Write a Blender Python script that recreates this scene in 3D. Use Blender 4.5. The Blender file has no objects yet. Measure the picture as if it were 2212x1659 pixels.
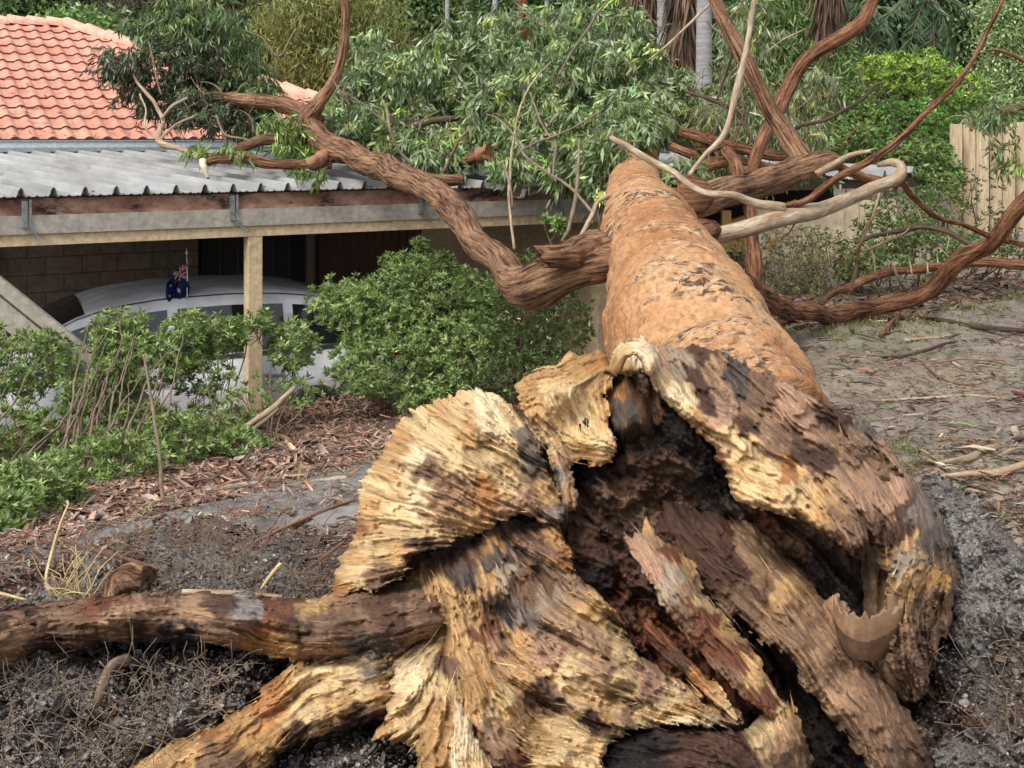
import bpy, math, random
import numpy as np
rng = np.random.default_rng(7); random.seed(7)
C = bpy.context.scene.collection
R = math.radians
# ------------------------------------------------------------------ camera, sky, sun, exposure
S = 0.75                                                # metres per survey unit (depths below are given in survey units)
F = 2665.0; CX = 1106.0; HY = 290.0; EYE = 3.2          # pinhole of the photograph (2212 wide frame); eye height above the garden bed, in units
cam = bpy.data.objects.new('camera', bpy.data.cameras.new('camera')); C.objects.link(cam)
cam.location = (0, 0, EYE*S); cam.rotation_euler = (R(90), 0, 0)
cam.data.sensor_width = 36; cam.data.lens = 36*F/2212; cam.data.shift_y = -(829.5-HY)/2212
cam.data.clip_start = 0.05; cam.data.clip_end = 1500
bpy.context.scene.camera = cam
W = bpy.data.worlds.new('World'); bpy.context.scene.world = W; W.use_nodes = True
nt = W.node_tree; bg = nt.nodes['Background']
sky = nt.nodes.new('ShaderNodeTexSky'); sky.sky_type = 'NISHITA'; sky.sun_disc = False
SUN_EL, SUN_AZ = 50, 215                                  # azimuth clockwise from +Y (view direction)
sky.sun_elevation = R(SUN_EL); sky.sun_rotation = R(SUN_AZ)
sky.air_density = 1.0; sky.dust_density = 4.0; sky.ozone_density = 0.6
hs = nt.nodes.new('ShaderNodeHueSaturation'); hs.inputs['Saturation'].default_value = 0.35
nt.links.new(sky.outputs[0], hs.inputs['Color']); nt.links.new(hs.outputs[0], bg.inputs[0]); bg.inputs[1].default_value = 0.15
sd_ = bpy.data.lights.new('sun', 'SUN'); sd_.energy = 1.2; sd_.angle = R(20); sd_.color = (1, 0.95, 0.87)
sun = bpy.data.objects.new('sun', sd_); C.objects.link(sun)
sun.rotation_euler = (R(90-SUN_EL), 0, R(180-SUN_AZ))
vs = bpy.context.scene.view_settings
vs.view_transform = 'Standard'; vs.look = 'None'; vs.exposure = 0.68; vs.gamma = 1; vs.use_curve_mapping = False

# ------------------------------------------------------------------ helpers
def at(px, py, Y):
    return np.array([(px-CX)/F*Y, Y, EYE-(py-HY)/F*Y])*S
def atv(px, py, Y):
    return np.stack([(px-CX)/F*Y, Y+0*px, EYE-(py-HY)/F*Y], -1)*S
DIR = np.array([0.865, 0.5, 0]); DIR /= np.linalg.norm(DIR); NRM = np.array([-DIR[1], DIR[0], 0]); P0 = np.array([-2.98, 14.3, 0])
def tsz(t, s, z): return (P0 + DIR*t + NRM*s + np.array([0, 0, z]))*S   # carport frame: along the eave, into the house, up

def sm(a, b, x):
    t = np.clip((x-a)/(b-a), 0, 1); return t*t*(3-2*t)
def _h(ix, iy, iz, seed):
    n = (ix.astype(np.int64)*374761393 + iy.astype(np.int64)*668265263 + iz.astype(np.int64)*2147483647 + seed*1274126177) & 0xffffffff
    n = ((n ^ (n >> 13))*1274126177) & 0xffffffff
    n = (n ^ (n >> 16)) & 0xffffffff
    n = (n*2246822519) & 0xffffffff
    return ((n ^ (n >> 15)) & 0xffffff)/float(0xffffff)*2-1
def noise3(p, seed=0):
    f = np.floor(p); u = p-f; u = u*u*(3-2*u); f = f.astype(np.int64)
    r = 0
    for dx in (0, 1):
        wx = u[..., 0] if dx else 1-u[..., 0]
        for dy in (0, 1):
            wy = u[..., 1] if dy else 1-u[..., 1]
            for dz in (0, 1):
                wz = u[..., 2] if dz else 1-u[..., 2]
                r = r + wx*wy*wz*_h(f[..., 0]+dx, f[..., 1]+dy, f[..., 2]+dz, seed)
    return r
def fbm(p, oct=4, seed=0, gain=.5):
    a = 1; s = 0
    for i in range(oct):
        s = s + a*noise3(p*(2.03**i)+i*17.3, seed+i); a *= gain
    return s
def fbm2(x, y, sc, oct=4, seed=0, gain=.5):
    return fbm(np.stack([x*sc, y*sc, 0*x+.37], -1), oct, seed, gain)

def tag(o, label=None, cat=None, group=None, kind=None):
    if label: o['label'] = label
    if cat: o['category'] = cat
    if group: o['group'] = group
    if kind: o['kind'] = kind
    return o
def empty(name, loc, label=None, cat=None, group=None):
    o = bpy.data.objects.new(name, None); C.objects.link(o); o.location = tuple(loc); o.empty_display_size = .2
    return tag(o, label, cat, group)
def mesh(name, verts, faces, mat, parent=None, smooth=True, col=None, fib=None):
    verts = np.asarray(verts, dtype=np.float32)
    if parent is not None: verts = verts - np.array(parent_loc(parent), dtype=np.float32)
    me = bpy.data.meshes.new(name)
    if isinstance(faces, np.ndarray):
        nf, k = faces.shape
        me.vertices.add(len(verts)); me.vertices.foreach_set('co', verts.ravel())
        me.loops.add(nf*k); me.loops.foreach_set('vertex_index', faces.astype(np.int32).ravel())
        me.polygons.add(nf); me.polygons.foreach_set('loop_start', np.arange(0, nf*k, k, dtype=np.int32))
        try: me.polygons.foreach_set('loop_total', np.full(nf, k, dtype=np.int32))
        except Exception: pass
        me.update(calc_edges=True)
    else:
        me.from_pydata([tuple(map(float, v)) for v in verts], [], [tuple(int(i) for i in f) for f in faces])
    if smooth: me.polygons.foreach_set('use_smooth', np.ones(len(me.polygons), dtype=bool))
    if col is not None:
        a = me.color_attributes.new('Col', 'FLOAT_COLOR', 'POINT')
        c4 = np.ones((len(verts), 4), dtype=np.float32); c4[:, :3] = np.clip(col, 0, 1); a.data.foreach_set('color', c4.ravel())
    if fib is not None:
        a = me.attributes.new('fib', 'FLOAT_VECTOR', 'POINT'); a.data.foreach_set('vector', np.asarray(fib, dtype=np.float32).ravel())
    me.update(); me.materials.append(mat)
    o = bpy.data.objects.new(name, me); C.objects.link(o)
    if parent is not None: o.parent = parent
    return o
def parent_loc(p):
    l = np.array(p.location)
    while p.parent: p = p.parent; l = l+np.array(p.location)
    return l

class MB:                                                  # collects pieces into one mesh
    def __init__(s): s.v = []; s.f = []; s.n = 0
    def add(s, v, f):
        v = np.asarray(v, float); s.v.append(v); s.f += [tuple(i+s.n for i in q) for q in f]; s.n += len(v); return s
    def box(s, o, ax, ay, az):                             # corner + three edge vectors
        o, ax, ay, az = map(lambda q: np.asarray(q, float), (o, ax, ay, az))
        v = [o, o+ax, o+ax+ay, o+ay, o+az, o+ax+az, o+ax+ay+az, o+ay+az]
        f = [(0, 3, 2, 1), (4, 5, 6, 7), (0, 1, 5, 4), (1, 2, 6, 5), (2, 3, 7, 6), (3, 0, 4, 7)]
        if np.dot(np.cross(ax, ay), az) < 0: f = [q[::-1] for q in f]
        return s.add(v, f)
    def build(s, name, mat, parent=None, smooth=False, bevel=0, **k):
        o = mesh(name, np.concatenate(s.v), s.f, mat, parent, smooth, **k)
        if bevel:
            m = o.modifiers.new('bevel', 'BEVEL'); m.width = bevel; m.segments = 2; m.limit_method = 'ANGLE'
        return o
def tbox(mb, t0, t1, s0, s1, z0, z1):                      # box in the carport frame
    return mb.box(tsz(t0, s0, z0), DIR*(t1-t0)*S, NRM*(s1-s0)*S, np.array([0, 0, z1-z0])*S)

# ------------------------------------------------------------------ materials
def newmat(name):
    m = bpy.data.materials.new(name); m.use_nodes = True
    n = m.node_tree.nodes; l = m.node_tree.links
    return m, n, l, n['Principled BSDF']
def nz(n, l, vec, scale, detail=5, rough=.6, dist=0.0):
    t = n.new('ShaderNodeTexNoise'); t.inputs['Scale'].default_value = scale; t.inputs['Detail'].default_value = detail
    t.inputs['Roughness'].default_value = rough; t.inputs['Distortion'].default_value = dist
    l.new(vec, t.inputs['Vector']); return t.outputs['Fac']
def ramp(n, l, fac, stops):
    r = n.new('ShaderNodeValToRGB'); l.new(fac, r.inputs[0]); e = r.color_ramp.elements
    while len(e) < len(stops): e.new(.5)
    for i, (p, c) in enumerate(stops):
        e[i].position = p; e[i].color = (c, c, c, 1) if not hasattr(c, '__len__') else (*c, 1)
    return r.outputs[0]
def mix(n, l, fac, a, b, mode='MIX'):
    m = n.new('ShaderNodeMix'); m.data_type = 'RGBA'; m.blend_type = mode
    for s, v in ((m.inputs[0], fac), (m.inputs[6], a), (m.inputs[7], b)):
        if hasattr(v, 'is_output'): l.new(v, s)
        elif hasattr(v, '__len__'): s.default_value = (*v, 1)
        else: s.default_value = v
    return m.outputs[2]
def bump(n, l, b, h, strength=.5, dist=.01):
    k = n.new('ShaderNodeBump'); k.inputs['Strength'].default_value = strength; k.inputs['Distance'].default_value = dist
    l.new(h, k.inputs['Height']); l.new(k.outputs[0], b.inputs['Normal'])
def vecsrc(n, l, src='obj', scale=(1, 1, 1)):
    if src == 'obj': v = n.new('ShaderNodeTexCoord').outputs['Object']
    else:
        a = n.new('ShaderNodeAttribute'); a.attribute_name = src; v = a.outputs['Vector']
    mp = n.new('ShaderNodeMapping'); mp.inputs['Scale'].default_value = scale; l.new(v, mp.inputs['Vector'])
    return mp.outputs[0]
def attr(n, name='Col'):
    a = n.new('ShaderNodeAttribute'); a.attribute_name = name; return a.outputs['Color']
def surf(name, stops, scale=6, rough=.8, src='obj', stretch=(1, 1, 1), bstr=.5, bdist=.01, dark=None, spec=.3, fine=1.0, metallic=0):
    m, n, l, b = newmat(name)
    v = vecsrc(n, l, src, stretch)
    f1 = nz(n, l, v, scale, 8, .65)
    c = ramp(n, l, f1, stops)
    f2 = nz(n, l, v, scale*4.3, 5, .6)
    c = mix(n, l, 1.0, c, ramp(n, l, f2, [(.3, .72), (.7, 1.25*fine)]), 'MULTIPLY')
    if dark:
        f3 = nz(n, l, v, dark[1], 6, .7)
        c = mix(n, l, ramp(n, l, f3, [(dark[2], 0.0), (dark[3], 1.0)]), c, dark[0])
    l.new(c, b.inputs['Base Color']); b.inputs['Roughness'].default_value = rough
    b.inputs['Specular IOR Level'].default_value = spec; b.inputs['Metallic'].default_value = metallic
    bump(n, l, b, mixh(n, l, f1, f2), bstr, bdist)
    return m
def mixh(n, l, a, b_):
    k = n.new('ShaderNodeMath'); k.operation = 'ADD'; l.new(a, k.inputs[0]); l.new(b_, k.inputs[1]); return k.outputs[0]
def furrow(name, lo, mid_, hi, sc=26):
    m, n, l, b = newmat(name); v = vecsrc(n, l, 'fib', (2.0, 2.0, .16)); v2 = vecsrc(n, l, 'fib', (1, 1, .6))
    f1 = nz(n, l, v, sc, 7, .65, .25); f2 = nz(n, l, v2, 5, 5, .65); f3 = nz(n, l, v2, 60, 5, .7)
    c = ramp(n, l, f1, [(.38, lo), (.47, mid_), (.60, hi)]); c = mix(n, l, 1.0, c, ramp(n, l, f2, [(.35, (.62, .55, .5)), (.65, (1.2, 1.12, 1.0))]), 'MULTIPLY')
    c = mix(n, l, 1.0, c, ramp(n, l, f3, [(.3, .7), (.7, 1.25)]), 'MULTIPLY')
    l.new(c, b.inputs['Base Color']); b.inputs['Roughness'].default_value = .88; b.inputs['Specular IOR Level'].default_value = .2
    bump(n, l, b, mixh(n, l, f1, f3), 1.0, .03); return m
def colmat(name, rough=.75, scale=40, amt=.35, spec=.25, bstr=.5, bdist=.006, src='obj', stretch=(1, 1, 1)):   # takes the surface's own colour attribute
    m, n, l, b = newmat(name)
    v = vecsrc(n, l, src, stretch)
    f = nz(n, l, v, scale, 6, .65)
    c = mix(n, l, 1.0, attr(n), ramp(n, l, f, [(.3, 1-amt), (.7, 1+amt*.6)]), 'MULTIPLY')
    l.new(c, b.inputs['Base Color']); b.inputs['Roughness'].default_value = rough; b.inputs['Specular IOR Level'].default_value = spec
    bump(n, l, b, f, bstr, bdist)
    return m
def leafmat(name, rough=.42, trans=.25, spec=.5):
    m, n, l, b = newmat(name)
    c = attr(n); l.new(c, b.inputs['Base Color']); b.inputs['Roughness'].default_value = rough; b.inputs['Specular IOR Level'].default_value = spec
    if trans:
        tr = n.new('ShaderNodeBsdfTranslucent'); l.new(mix(n, l, 1.0, c, (1.0, 1.25, .5), 'MULTIPLY'), tr.inputs[0])
        ms = n.new('ShaderNodeMixShader'); ms.inputs[0].default_value = trans
        l.new(b.outputs[0], ms.inputs[1]); l.new(tr.outputs[0], ms.inputs[2]); l.new(ms.outputs[0], n['Material Output'].inputs[0])
    return m
def plain(name, col, rough=.6, spec=.4, metallic=0, var=.12, scale=20):
    c = np.array(col)
    return surf(name, [(.3, tuple(c*(1-var))), (.7, tuple(np.minimum(c*(1+var), 1)))], scale, rough, bstr=.12, bdist=.003, spec=spec, metallic=metallic)

M = {}
def woodmat():
    m, n, l, b = newmat('torn_wood'); g = vecsrc(n, l, 'fib', (1, .07, 1)); o_ = vecsrc(n, l, 'obj')
    f1 = nz(n, l, g, 26, 6, .7); f2 = nz(n, l, g, 75, 4, .7); f3 = nz(n, l, o_, 110, 6, .7)
    c = mix(n, l, 1.0, attr(n), ramp(n, l, f1, [(.33, .66), (.5, 1.05), (.68, 1.28)]), 'MULTIPLY')
    c = mix(n, l, 1.0, c, ramp(n, l, f2, [(.35, .82), (.6, 1.14)]), 'MULTIPLY'); c = mix(n, l, 1.0, c, ramp(n, l, f3, [(.3, .82), (.7, 1.12)]), 'MULTIPLY')
    l.new(c, b.inputs['Base Color']); b.inputs['Roughness'].default_value = .78; b.inputs['Specular IOR Level'].default_value = .22
    bump(n, l, b, mixh(n, l, f1, mixh(n, l, f2, f3)), .6, .006); return m
M['wood'] = woodmat(); M['chip'] = colmat('wood_chip', .85, 90, .22, .15, .4, .004)
M['soil'] = colmat('clumpy_soil', .9, 70, .7, .15, 1, .015)
M['ground'] = colmat('sandy_ground', .92, 9, .3, .12, .6, .02)
M['leaf'] = leafmat('gum_leaf', .38, .2, .5)
M['azalea'] = leafmat('azalea_leaf', .5, .25, .35)
M['farleaf'] = leafmat('tree_leaf', .6, .2, .25)
def trunkmat():
    m, n, l, b = newmat('trunk_bark'); v = vecsrc(n, l, 'fib', (1, 1, 1)); v2 = vecsrc(n, l, 'fib', (1, 1, 1.9))
    base = ramp(n, l, nz(n, l, v, 1.6, 5, .6), [(.3, (.34, .145, .062)), (.46, (.50, .25, .115)), (.66, (.63, .38, .20))])
    base = mix(n, l, 1.0, base, ramp(n, l, nz(n, l, v, 34, 9, .8), [(.33, .42), (.5, 1.0), (.67, 1.3)]), 'MULTIPLY')
    patch = ramp(n, l, nz(n, l, v2, 1.9, 5, .7), [(.47, 0.0), (.57, 1.0)])
    cr = ramp(n, l, nz(n, l, v2, 15, 6, .75, .6), [(.44, 1.0), (.50, 0.0)])
    pal = ramp(n, l, nz(n, l, v2, 19, 6, .75), [(.50, 0.0), (.57, 1.0)])
    k = n.new('ShaderNodeMath'); k.operation = 'MULTIPLY'; l.new(patch, k.inputs[0]); l.new(cr, k.inputs[1])
    k2 = n.new('ShaderNodeMath'); k2.operation = 'MULTIPLY'; l.new(patch, k2.inputs[0]); l.new(pal, k2.inputs[1])
    c = mix(n, l, k2.outputs[0], base, (.62, .47, .31)); c = mix(n, l, k.outputs[0], c, (.10, .055, .035))
    sp = ramp(n, l, nz(n, l, v, 7, 9, .85), [(.60, 0.0), (.66, 1.0)]); c = mix(n, l, sp, c, (.13, .06, .035))
    l.new(c, b.inputs['Base Color']); b.inputs['Roughness'].default_value = .85; b.inputs['Specular IOR Level'].default_value = .2
    h = mixh(n, l, nz(n, l, v, 30, 8, .75), nz(n, l, v2, 9, 6, .7)); bump(n, l, b, h, 1.0, .02); return m
M['barktrunk'] = trunkmat()
M['bark'] = surf('limb_bark', [(.32, (.035, .016, .010)), (.43, (.15, .068, .038)), (.55, (.35, .19, .11)), (.72, (.50, .32, .20))], 28, .85, 'fib', (1.7, 1.7, .28), 1, .035)
M['barkred'] = surf('red_limb_bark', [(.34, (.045, .018, .011)), (.44, (.19, .08, .044)), (.56, (.36, .175, .095)), (.72, (.46, .26, .16))], 30, .85, 'fib', (1.6, 1.6, .28), 1, .035)
M['bark'] = furrow('limb_bark', (.055, .03, .02), (.235, .13, .08), (.42, .28, .185)); M['barkred'] = furrow('red_limb_bark', (.05, .023, .014), (.24, .112, .064), (.41, .235, .145), 30)
M['barkgrey'] = surf('pale_limb_bark', [(.30, (.10, .055, .03)), (.42, (.26, .175, .105)), (.56, (.38, .30, .21)), (.70, (.52, .45, .36))], 18, .7, 'fib', (1.3, 1.3, .3), .6, .008)
M['barkdark'] = surf('dark_limb_bark', [(.3, (.03, .02, .014)), (.7, (.13, .085, .055))], 16, .85, 'fib', (1.5, 1.5, .3), .8, .01)
M['twig'] = surf('twig_bark', [(.3, (.10, .07, .048)), (.7, (.26, .20, .14))], 30, .8, 'fib', (1, 1, .3), .4, .004)
M['twigred'] = surf('red_twig', [(.3, (.10, .035, .02)), (.7, (.24, .10, .055))], 30, .8, 'fib', (1, 1, .3), .4, .004)
M['straw'] = plain('dry_straw', (.52, .40, .20), .8)
M['farbark'] = surf('far_trunk_bark', [(.3, (.07, .055, .045)), (.7, (.2, .17, .14))], 6, .9, 'fib', (1, 1, .4), .6, .02)
M['palmbark'] = surf('palm_trunk_bark', [(.3, (.20, .20, .20)), (.7, (.34, .335, .33))], 5, .85, 'fib', (.4, .4, 4), .5, .01)

# ------------------------------------------------------------------ tubes
def spline(pts, n):
    P = np.asarray(pts, float); m = len(P)
    if m == 2: 
        u = np.linspace(0, 1, n)[:, None]; return P[0]*(1-u)+P[1]*u
    seg = np.linalg.norm(np.diff(P[:, :3], axis=0), axis=1); k = np.concatenate([[0], np.cumsum(np.maximum(seg, 1e-6))])
    Pe = np.vstack([2*P[0]-P[1], P, 2*P[-1]-P[-2]])
    u = np.linspace(0, k[-1], n); i = np.clip(np.searchsorted(k, u, 'right')-1, 0, m-2)
    f = ((u-k[i])/(k[i+1]-k[i]))[:, None]
    a, b, c, d = Pe[i], Pe[i+1], Pe[i+2], Pe[i+3]
    return .5*(2*b+(c-a)*f+(2*a-5*b+4*c-d)*f*f+(3*b-a-3*c+d)*f**3)
def tube_data(pr, sides=10, step=.08, rough=.08, nsc=6, wob=0, jag=0, seed=0, caps=True):
    """pr: [(x,y,z,r)...]; returns verts, faces, fib coords"""
    pr = np.asarray(pr, float); L = np.linalg.norm(np.diff(pr[:, :3], axis=0), axis=1).sum()
    n = max(4, min(400, int(L/step)+2)); S = spline(pr, n); P = S[:, :3].copy(); r = np.maximum(S[:, 3], .0008)
    if wob:
        for q in range(3): P[:, q] += wob*fbm(np.stack([np.linspace(0, L*2.2, n), np.full(n, q*9.1+seed), np.zeros(n)], -1), 3, seed)
    T = np.gradient(P, axis=0); T /= np.linalg.norm(T, axis=1)[:, None]+1e-9
    up = np.array([0, 0, 1.]) if abs(T[0, 2]) < .9 else np.array([1., 0, 0])
    N = np.zeros_like(P); x = np.cross(T[0], up); x /= np.linalg.norm(x)
    for i in range(n):
        x = x-T[i]*np.dot(x, T[i]); x /= np.linalg.norm(x)+1e-9; N[i] = x
    B = np.cross(T, N); s = np.concatenate([[0], np.cumsum(np.linalg.norm(np.diff(P, axis=0), axis=1))])
    a = np.linspace(0, 2*np.pi, sides, endpoint=False)
    ca, sa = np.cos(a), np.sin(a)
    rr = r[:, None]*np.ones(sides)[None]
    fib = np.stack([ca[None]*rr, sa[None]*rr, s[:, None]+0*rr], -1)+seed*3.1
    if rough:
        q = np.stack([ca[None]*rr*nsc, sa[None]*rr*nsc, (s[:, None]+0*rr)*nsc*.45], -1)+seed
        rr = rr*(1+rough*fbm(q, 4, seed))
        q2 = np.stack([ca[None]*rr*1.5, sa[None]*rr*1.5, (s[:, None]+0*rr)*1.5], -1)+seed+50
        rr = rr*(1+rough*1.2*fbm(q2, 2, seed+9))
    V = P[:, None]+N[:, None]*(ca[None, :, None]*rr[..., None])+B[:, None]*(sa[None, :, None]*rr[..., None])
    if jag: V[-1] += T[-1]*(np.random.default_rng(seed+3).uniform(-1, 1, (sides, 1))*jag)
    V = V.reshape(-1, 3); fib = fib.reshape(-1, 3)
    i = np.arange(n-1)[:, None]*sides; j = np.arange(sides)[None]; j2 = (j+1) % sides
    Fq = np.stack([i+j, i+j2, i+sides+j2, i+sides+j], -1).reshape(-1, 4)
    # caps: quads folded to a centre vertex
    V = np.vstack([V, P[0]-T[0]*r[0]*.15, P[-1]+T[-1]*(r[-1]*.15-jag*.6)]); fib = np.vstack([fib, fib[:1], fib[-1:]])
    c0, c1 = len(V)-2, len(V)-1; e = (n-1)*sides; jj = np.arange(0, sides-1, 2)
    ev = sides if sides % 2 == 0 else sides-1
    jj = np.arange(0, ev, 2)
    cap0 = np.stack([np.full(len(jj), c0), (jj+2) % sides, (jj+1) % sides, jj], -1)
    cap1 = np.stack([np.full(len(jj), c1), e+jj, e+(jj+1) % sides, e+(jj+2) % sides], -1)
    return V, np.vstack([Fq, cap0, cap1]), fib
def px_path(pts):          # [(px,py,width_px,Y)...] -> [(x,y,z,r)]
    return np.array([[*at(p[0], p[1], p[3]), p[2]*.5/F*p[3]*S] for p in pts])
def tube(name, pts, mat, parent=None, px=True, **k):
    pr = px_path(pts) if px else np.asarray(pts, float)
    V, Fc, fb = tube_data(pr, **k)
    return mesh(name, V, Fc, mat, parent, True, fib=fb)
def tubes(name, lst, mat, parent=None, px=True, sides=5, step=.06, rough=.0, wob=.0, **k):
    Vs, Fs, Bs, n = [], [], [], 0
    for q, pts in enumerate(lst):
        pr = px_path(pts) if px else np.asarray(pts, float)
        V, Fc, fb = tube_data(pr, sides=sides if sides % 2 == 0 else sides+1, step=step, rough=rough, wob=wob, seed=q % 97, **k)
        Vs.append(V); Fs.append(Fc+n); Bs.append(fb); n += len(V)
    return tag(mesh(name, np.concatenate(Vs), np.concatenate(Fs), mat, parent, True, fib=np.concatenate(Bs)), kind='stuff')

# ------------------------------------------------------------------ relief bodies (torn wood, soil)
PAL = dict(pale=(.53, .375, .195), cream=(.64, .50, .31), tan=(.43, .265, .12), ochre=(.36, .21, .085), orange=(.33, .155, .06), brown=(.175, .105, .065), mid=(.29, .18, .105),
           rust=(.15, .06, .032), dk=(.075, .04, .026), black=(.022, .017, .015), char=(.085, .066, .055), soil=(.19, .168, .152), soilg=(.32, .295, .275), soilb=(.155, .105, .08), grey=(.17, .135, .105), lg=(.30, .235, .165), pink=(.33, .2, .13))
def tps(P, v, X, Y, smooth=1e-3):
    P = np.asarray(P, float)/400.; n = len(P)
    d = np.linalg.norm(P[:, None]-P[None], axis=2); K = np.where(d > 0, d*d*np.log(d+1e-12), 0)+np.eye(n)*smooth
    A = np.zeros((n+3, n+3)); A[:n, :n] = K; A[:n, n] = 1; A[:n, n+1:] = P; A[n, :n] = 1; A[n+1:, :n] = P.T
    w = np.linalg.solve(A, np.concatenate([v, [0, 0, 0]]))
    x, y = X/400., Y/400.; r = w[n]+w[n+1]*x+w[n+2]*y
    for i in range(n):
        q = (x-P[i, 0])**2+(y-P[i, 1])**2; r = r+w[i]*.5*q*np.log(q+1e-12)
    return r
def poly_sd(poly, X, Y):
    P = np.asarray(poly, float); Q = np.roll(P, -1, 0); dmin = np.full(X.shape, 1e18); ins = np.zeros(X.shape, bool)
    for (x0, y0), (x1, y1) in zip(P, Q):
        dx, dy = x1-x0, y1-y0; t = np.clip(((X-x0)*dx+(Y-y0)*dy)/(dx*dx+dy*dy+1e-9), 0, 1)
        dmin = np.minimum(dmin, (X-x0-t*dx)**2+(Y-y0-t*dy)**2)
        c = (y0 > Y) != (y1 > Y)
        if y0 != y1: ins ^= c & (X < (x1-x0)*(Y-y0)/(y1-y0)+x0)
    d = np.sqrt(dmin); return np.where(ins, d, -d)
def lic(theta, base, K):
    h, w = base.shape; acc = base.copy(); ct, st = np.cos(theta), np.sin(theta)
    for sgn in (1, -1):
        x = np.tile(np.arange(w, dtype=float), (h, 1)); y = np.tile(np.arange(h, dtype=float)[:, None], (1, w)); xi = x.astype(int); yi = y.astype(int)
        pc, ps = ct[yi, xi]*sgn, st[yi, xi]*sgn
        for k in range(K):
            c, s_ = ct[yi, xi], st[yi, xi]; fl = np.where(c*pc+s_*ps < 0, -1, 1); c = c*fl; s_ = s_*fl; pc, ps = c, s_
            x = np.clip(x+c, 0, w-1); y = np.clip(y+s_, 0, h-1); xi = np.rint(x).astype(int); yi = np.rint(y).astype(int)
            acc = acc+base[yi, xi]
    acc -= acc.mean(); return acc/(acc.std()+1e-9)
def idw(pts, vals, X, Y, p=3.0):
    num = 0; den = 0; vals = np.asarray(vals, float)
    for (x, y), v in zip(pts, vals):
        w = 1/(((X-x)**2+(Y-y)**2)+30.)**(p/2); den = den+w; num = num+w[..., None]*v
    return num/den[..., None]
LASTREL = {}
def relief(name, outline, depth, dirs, cols, thick=.12, step=3.0, amp=.02, terr=.03, ragged=8, ew=22, curl=.05, lump=.02, lsc=.012, seed=0,
           mat='wood', parent=None, fibre=1.0, colvar=.3, warp=26, focus=None, power=8, clump=0, slv=1.0):
    P = np.asarray(outline, float); x0, y0 = P.min(0)-12; x1, y1 = P.max(0)+12
    xs = np.arange(x0, x1, step); ys = np.arange(y0, y1, step); X, Y = np.meshgrid(xs, ys); h, w = X.shape
    if focus is not None: th = np.arctan2(Y-focus[1], X-focus[0])
    else:
        dv = idw([(a, b) for a, b, _ in dirs], [(math.cos(2*R(t)), math.sin(2*R(t))) for *_, t in dirs], X, Y, 2.5)
        th = .5*np.arctan2(dv[..., 1], dv[..., 0])
    th = th+.35*fbm2(X, Y, .011, 3, seed+5)
    rg = np.random.default_rng(seed+11)
    def blurnoise(c):
        hh, ww = int(h/c)+3, int(w/c)+3; g = rg.uniform(-1, 1, (hh, ww)); yy = np.arange(h)/c; xx = np.arange(w)/c
        yi = yy.astype(int); xi = xx.astype(int); fy = (yy-yi)[:, None]; fx = (xx-xi)[None]
        return (g[yi][:, xi]*(1-fy)*(1-fx)+g[yi+1][:, xi]*fy*(1-fx)+g[yi][:, xi+1]*(1-fy)*fx+g[yi+1][:, xi+1]*fy*fx)
    L1 = lic(th, blurnoise(1.3), 14); L2 = lic(th, blurnoise(3.0), 30); L3 = lic(th, blurnoise(9), 40); LF = lic(th, fbm2(X, Y, .022, 4, seed+21, .6), 30)
    sd = poly_sd(outline, X, Y)
    sdr = sd+ragged*(.25*L2+.15*L1+.95*fbm2(X, Y, .035, 4, seed+2, .6))
    Yd = tps([(a, b) for a, b, _ in depth], np.array([c for *_, c in depth]), X, Y)
    stair = L3*.35+.8*LF+.35*fbm2(X, Y, .03, 3, seed+23); fr = stair*1.1-np.floor(stair*1.1); stq = (np.floor(stair*1.1)+sm(.0, .25, fr))/1.1
    Yd = Yd-fibre*amp*(.26*L1+.22*L2)*(.25+1.2*sm(-.5, .7, fbm2(X, Y, .012, 2, seed+19)))-terr*stq-lump*fbm2(X, Y, lsc, 4, seed+31)
    if clump:
        cl = fbm2(X, Y, .075, 5, seed+41, .7); Yd = Yd-clump*cl
    e = np.clip(sdr/ew, 0, 1); Yd = Yd+curl*(1-e)**2
    back = Yd+thick*np.sqrt(e)+.004
    wx = X+warp*fbm2(X, Y, .015, 5, seed+61, .6)+np.cos(th)*9*L2; wy = Y+warp*fbm2(X, Y, .015, 5, seed+71, .6)+np.sin(th)*9*L2
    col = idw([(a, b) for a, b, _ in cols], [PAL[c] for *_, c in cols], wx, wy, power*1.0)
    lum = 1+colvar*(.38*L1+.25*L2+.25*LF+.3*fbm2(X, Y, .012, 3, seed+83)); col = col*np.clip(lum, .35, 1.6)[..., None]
    keep = sdr > 0
    q = keep[:-1, :-1] & keep[1:, :-1] & keep[:-1, 1:] & keep[1:, 1:]
    I = np.arange(h*w).reshape(h, w); a, b, c, d = I[:-1, :-1][q], I[1:, :-1][q], I[1:, 1:][q], I[:-1, 1:][q]
    Fr = np.stack([a, b, c, d], -1)
    used = np.unique(Fr); mp = np.full(h*w, -1); mp[used] = np.arange(len(used)); Fr = mp[Fr]; n = len(used)
    xf, yf = X.ravel()[used], Y.ravel()[used]
    Vf = atv(xf, yf, Yd.ravel()[used]); Vb = Vf.copy(); tb = (back-Yd).ravel()[used]; Vb[:, 1] += tb; Vb[:, 2] -= tb*.25
    E = np.concatenate([Fr[:, [0, 1]], Fr[:, [1, 2]], Fr[:, [2, 3]], Fr[:, [3, 0]]]); key = np.sort(E, 1); kk = key[:, 0]*n+key[:, 1]
    _, inv, cnt = np.unique(kk, return_inverse=True, return_counts=True); be = E[cnt[inv.ravel()] == 1]
    rim = np.stack([be[:, 1], be[:, 0], be[:, 0]+n, be[:, 1]+n], -1)
    Fa = np.vstack([Fr, Fr[:, ::-1]+n, rim]); V = np.vstack([Vf, Vb]); cc = col.reshape(-1, 3)[used]
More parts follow.
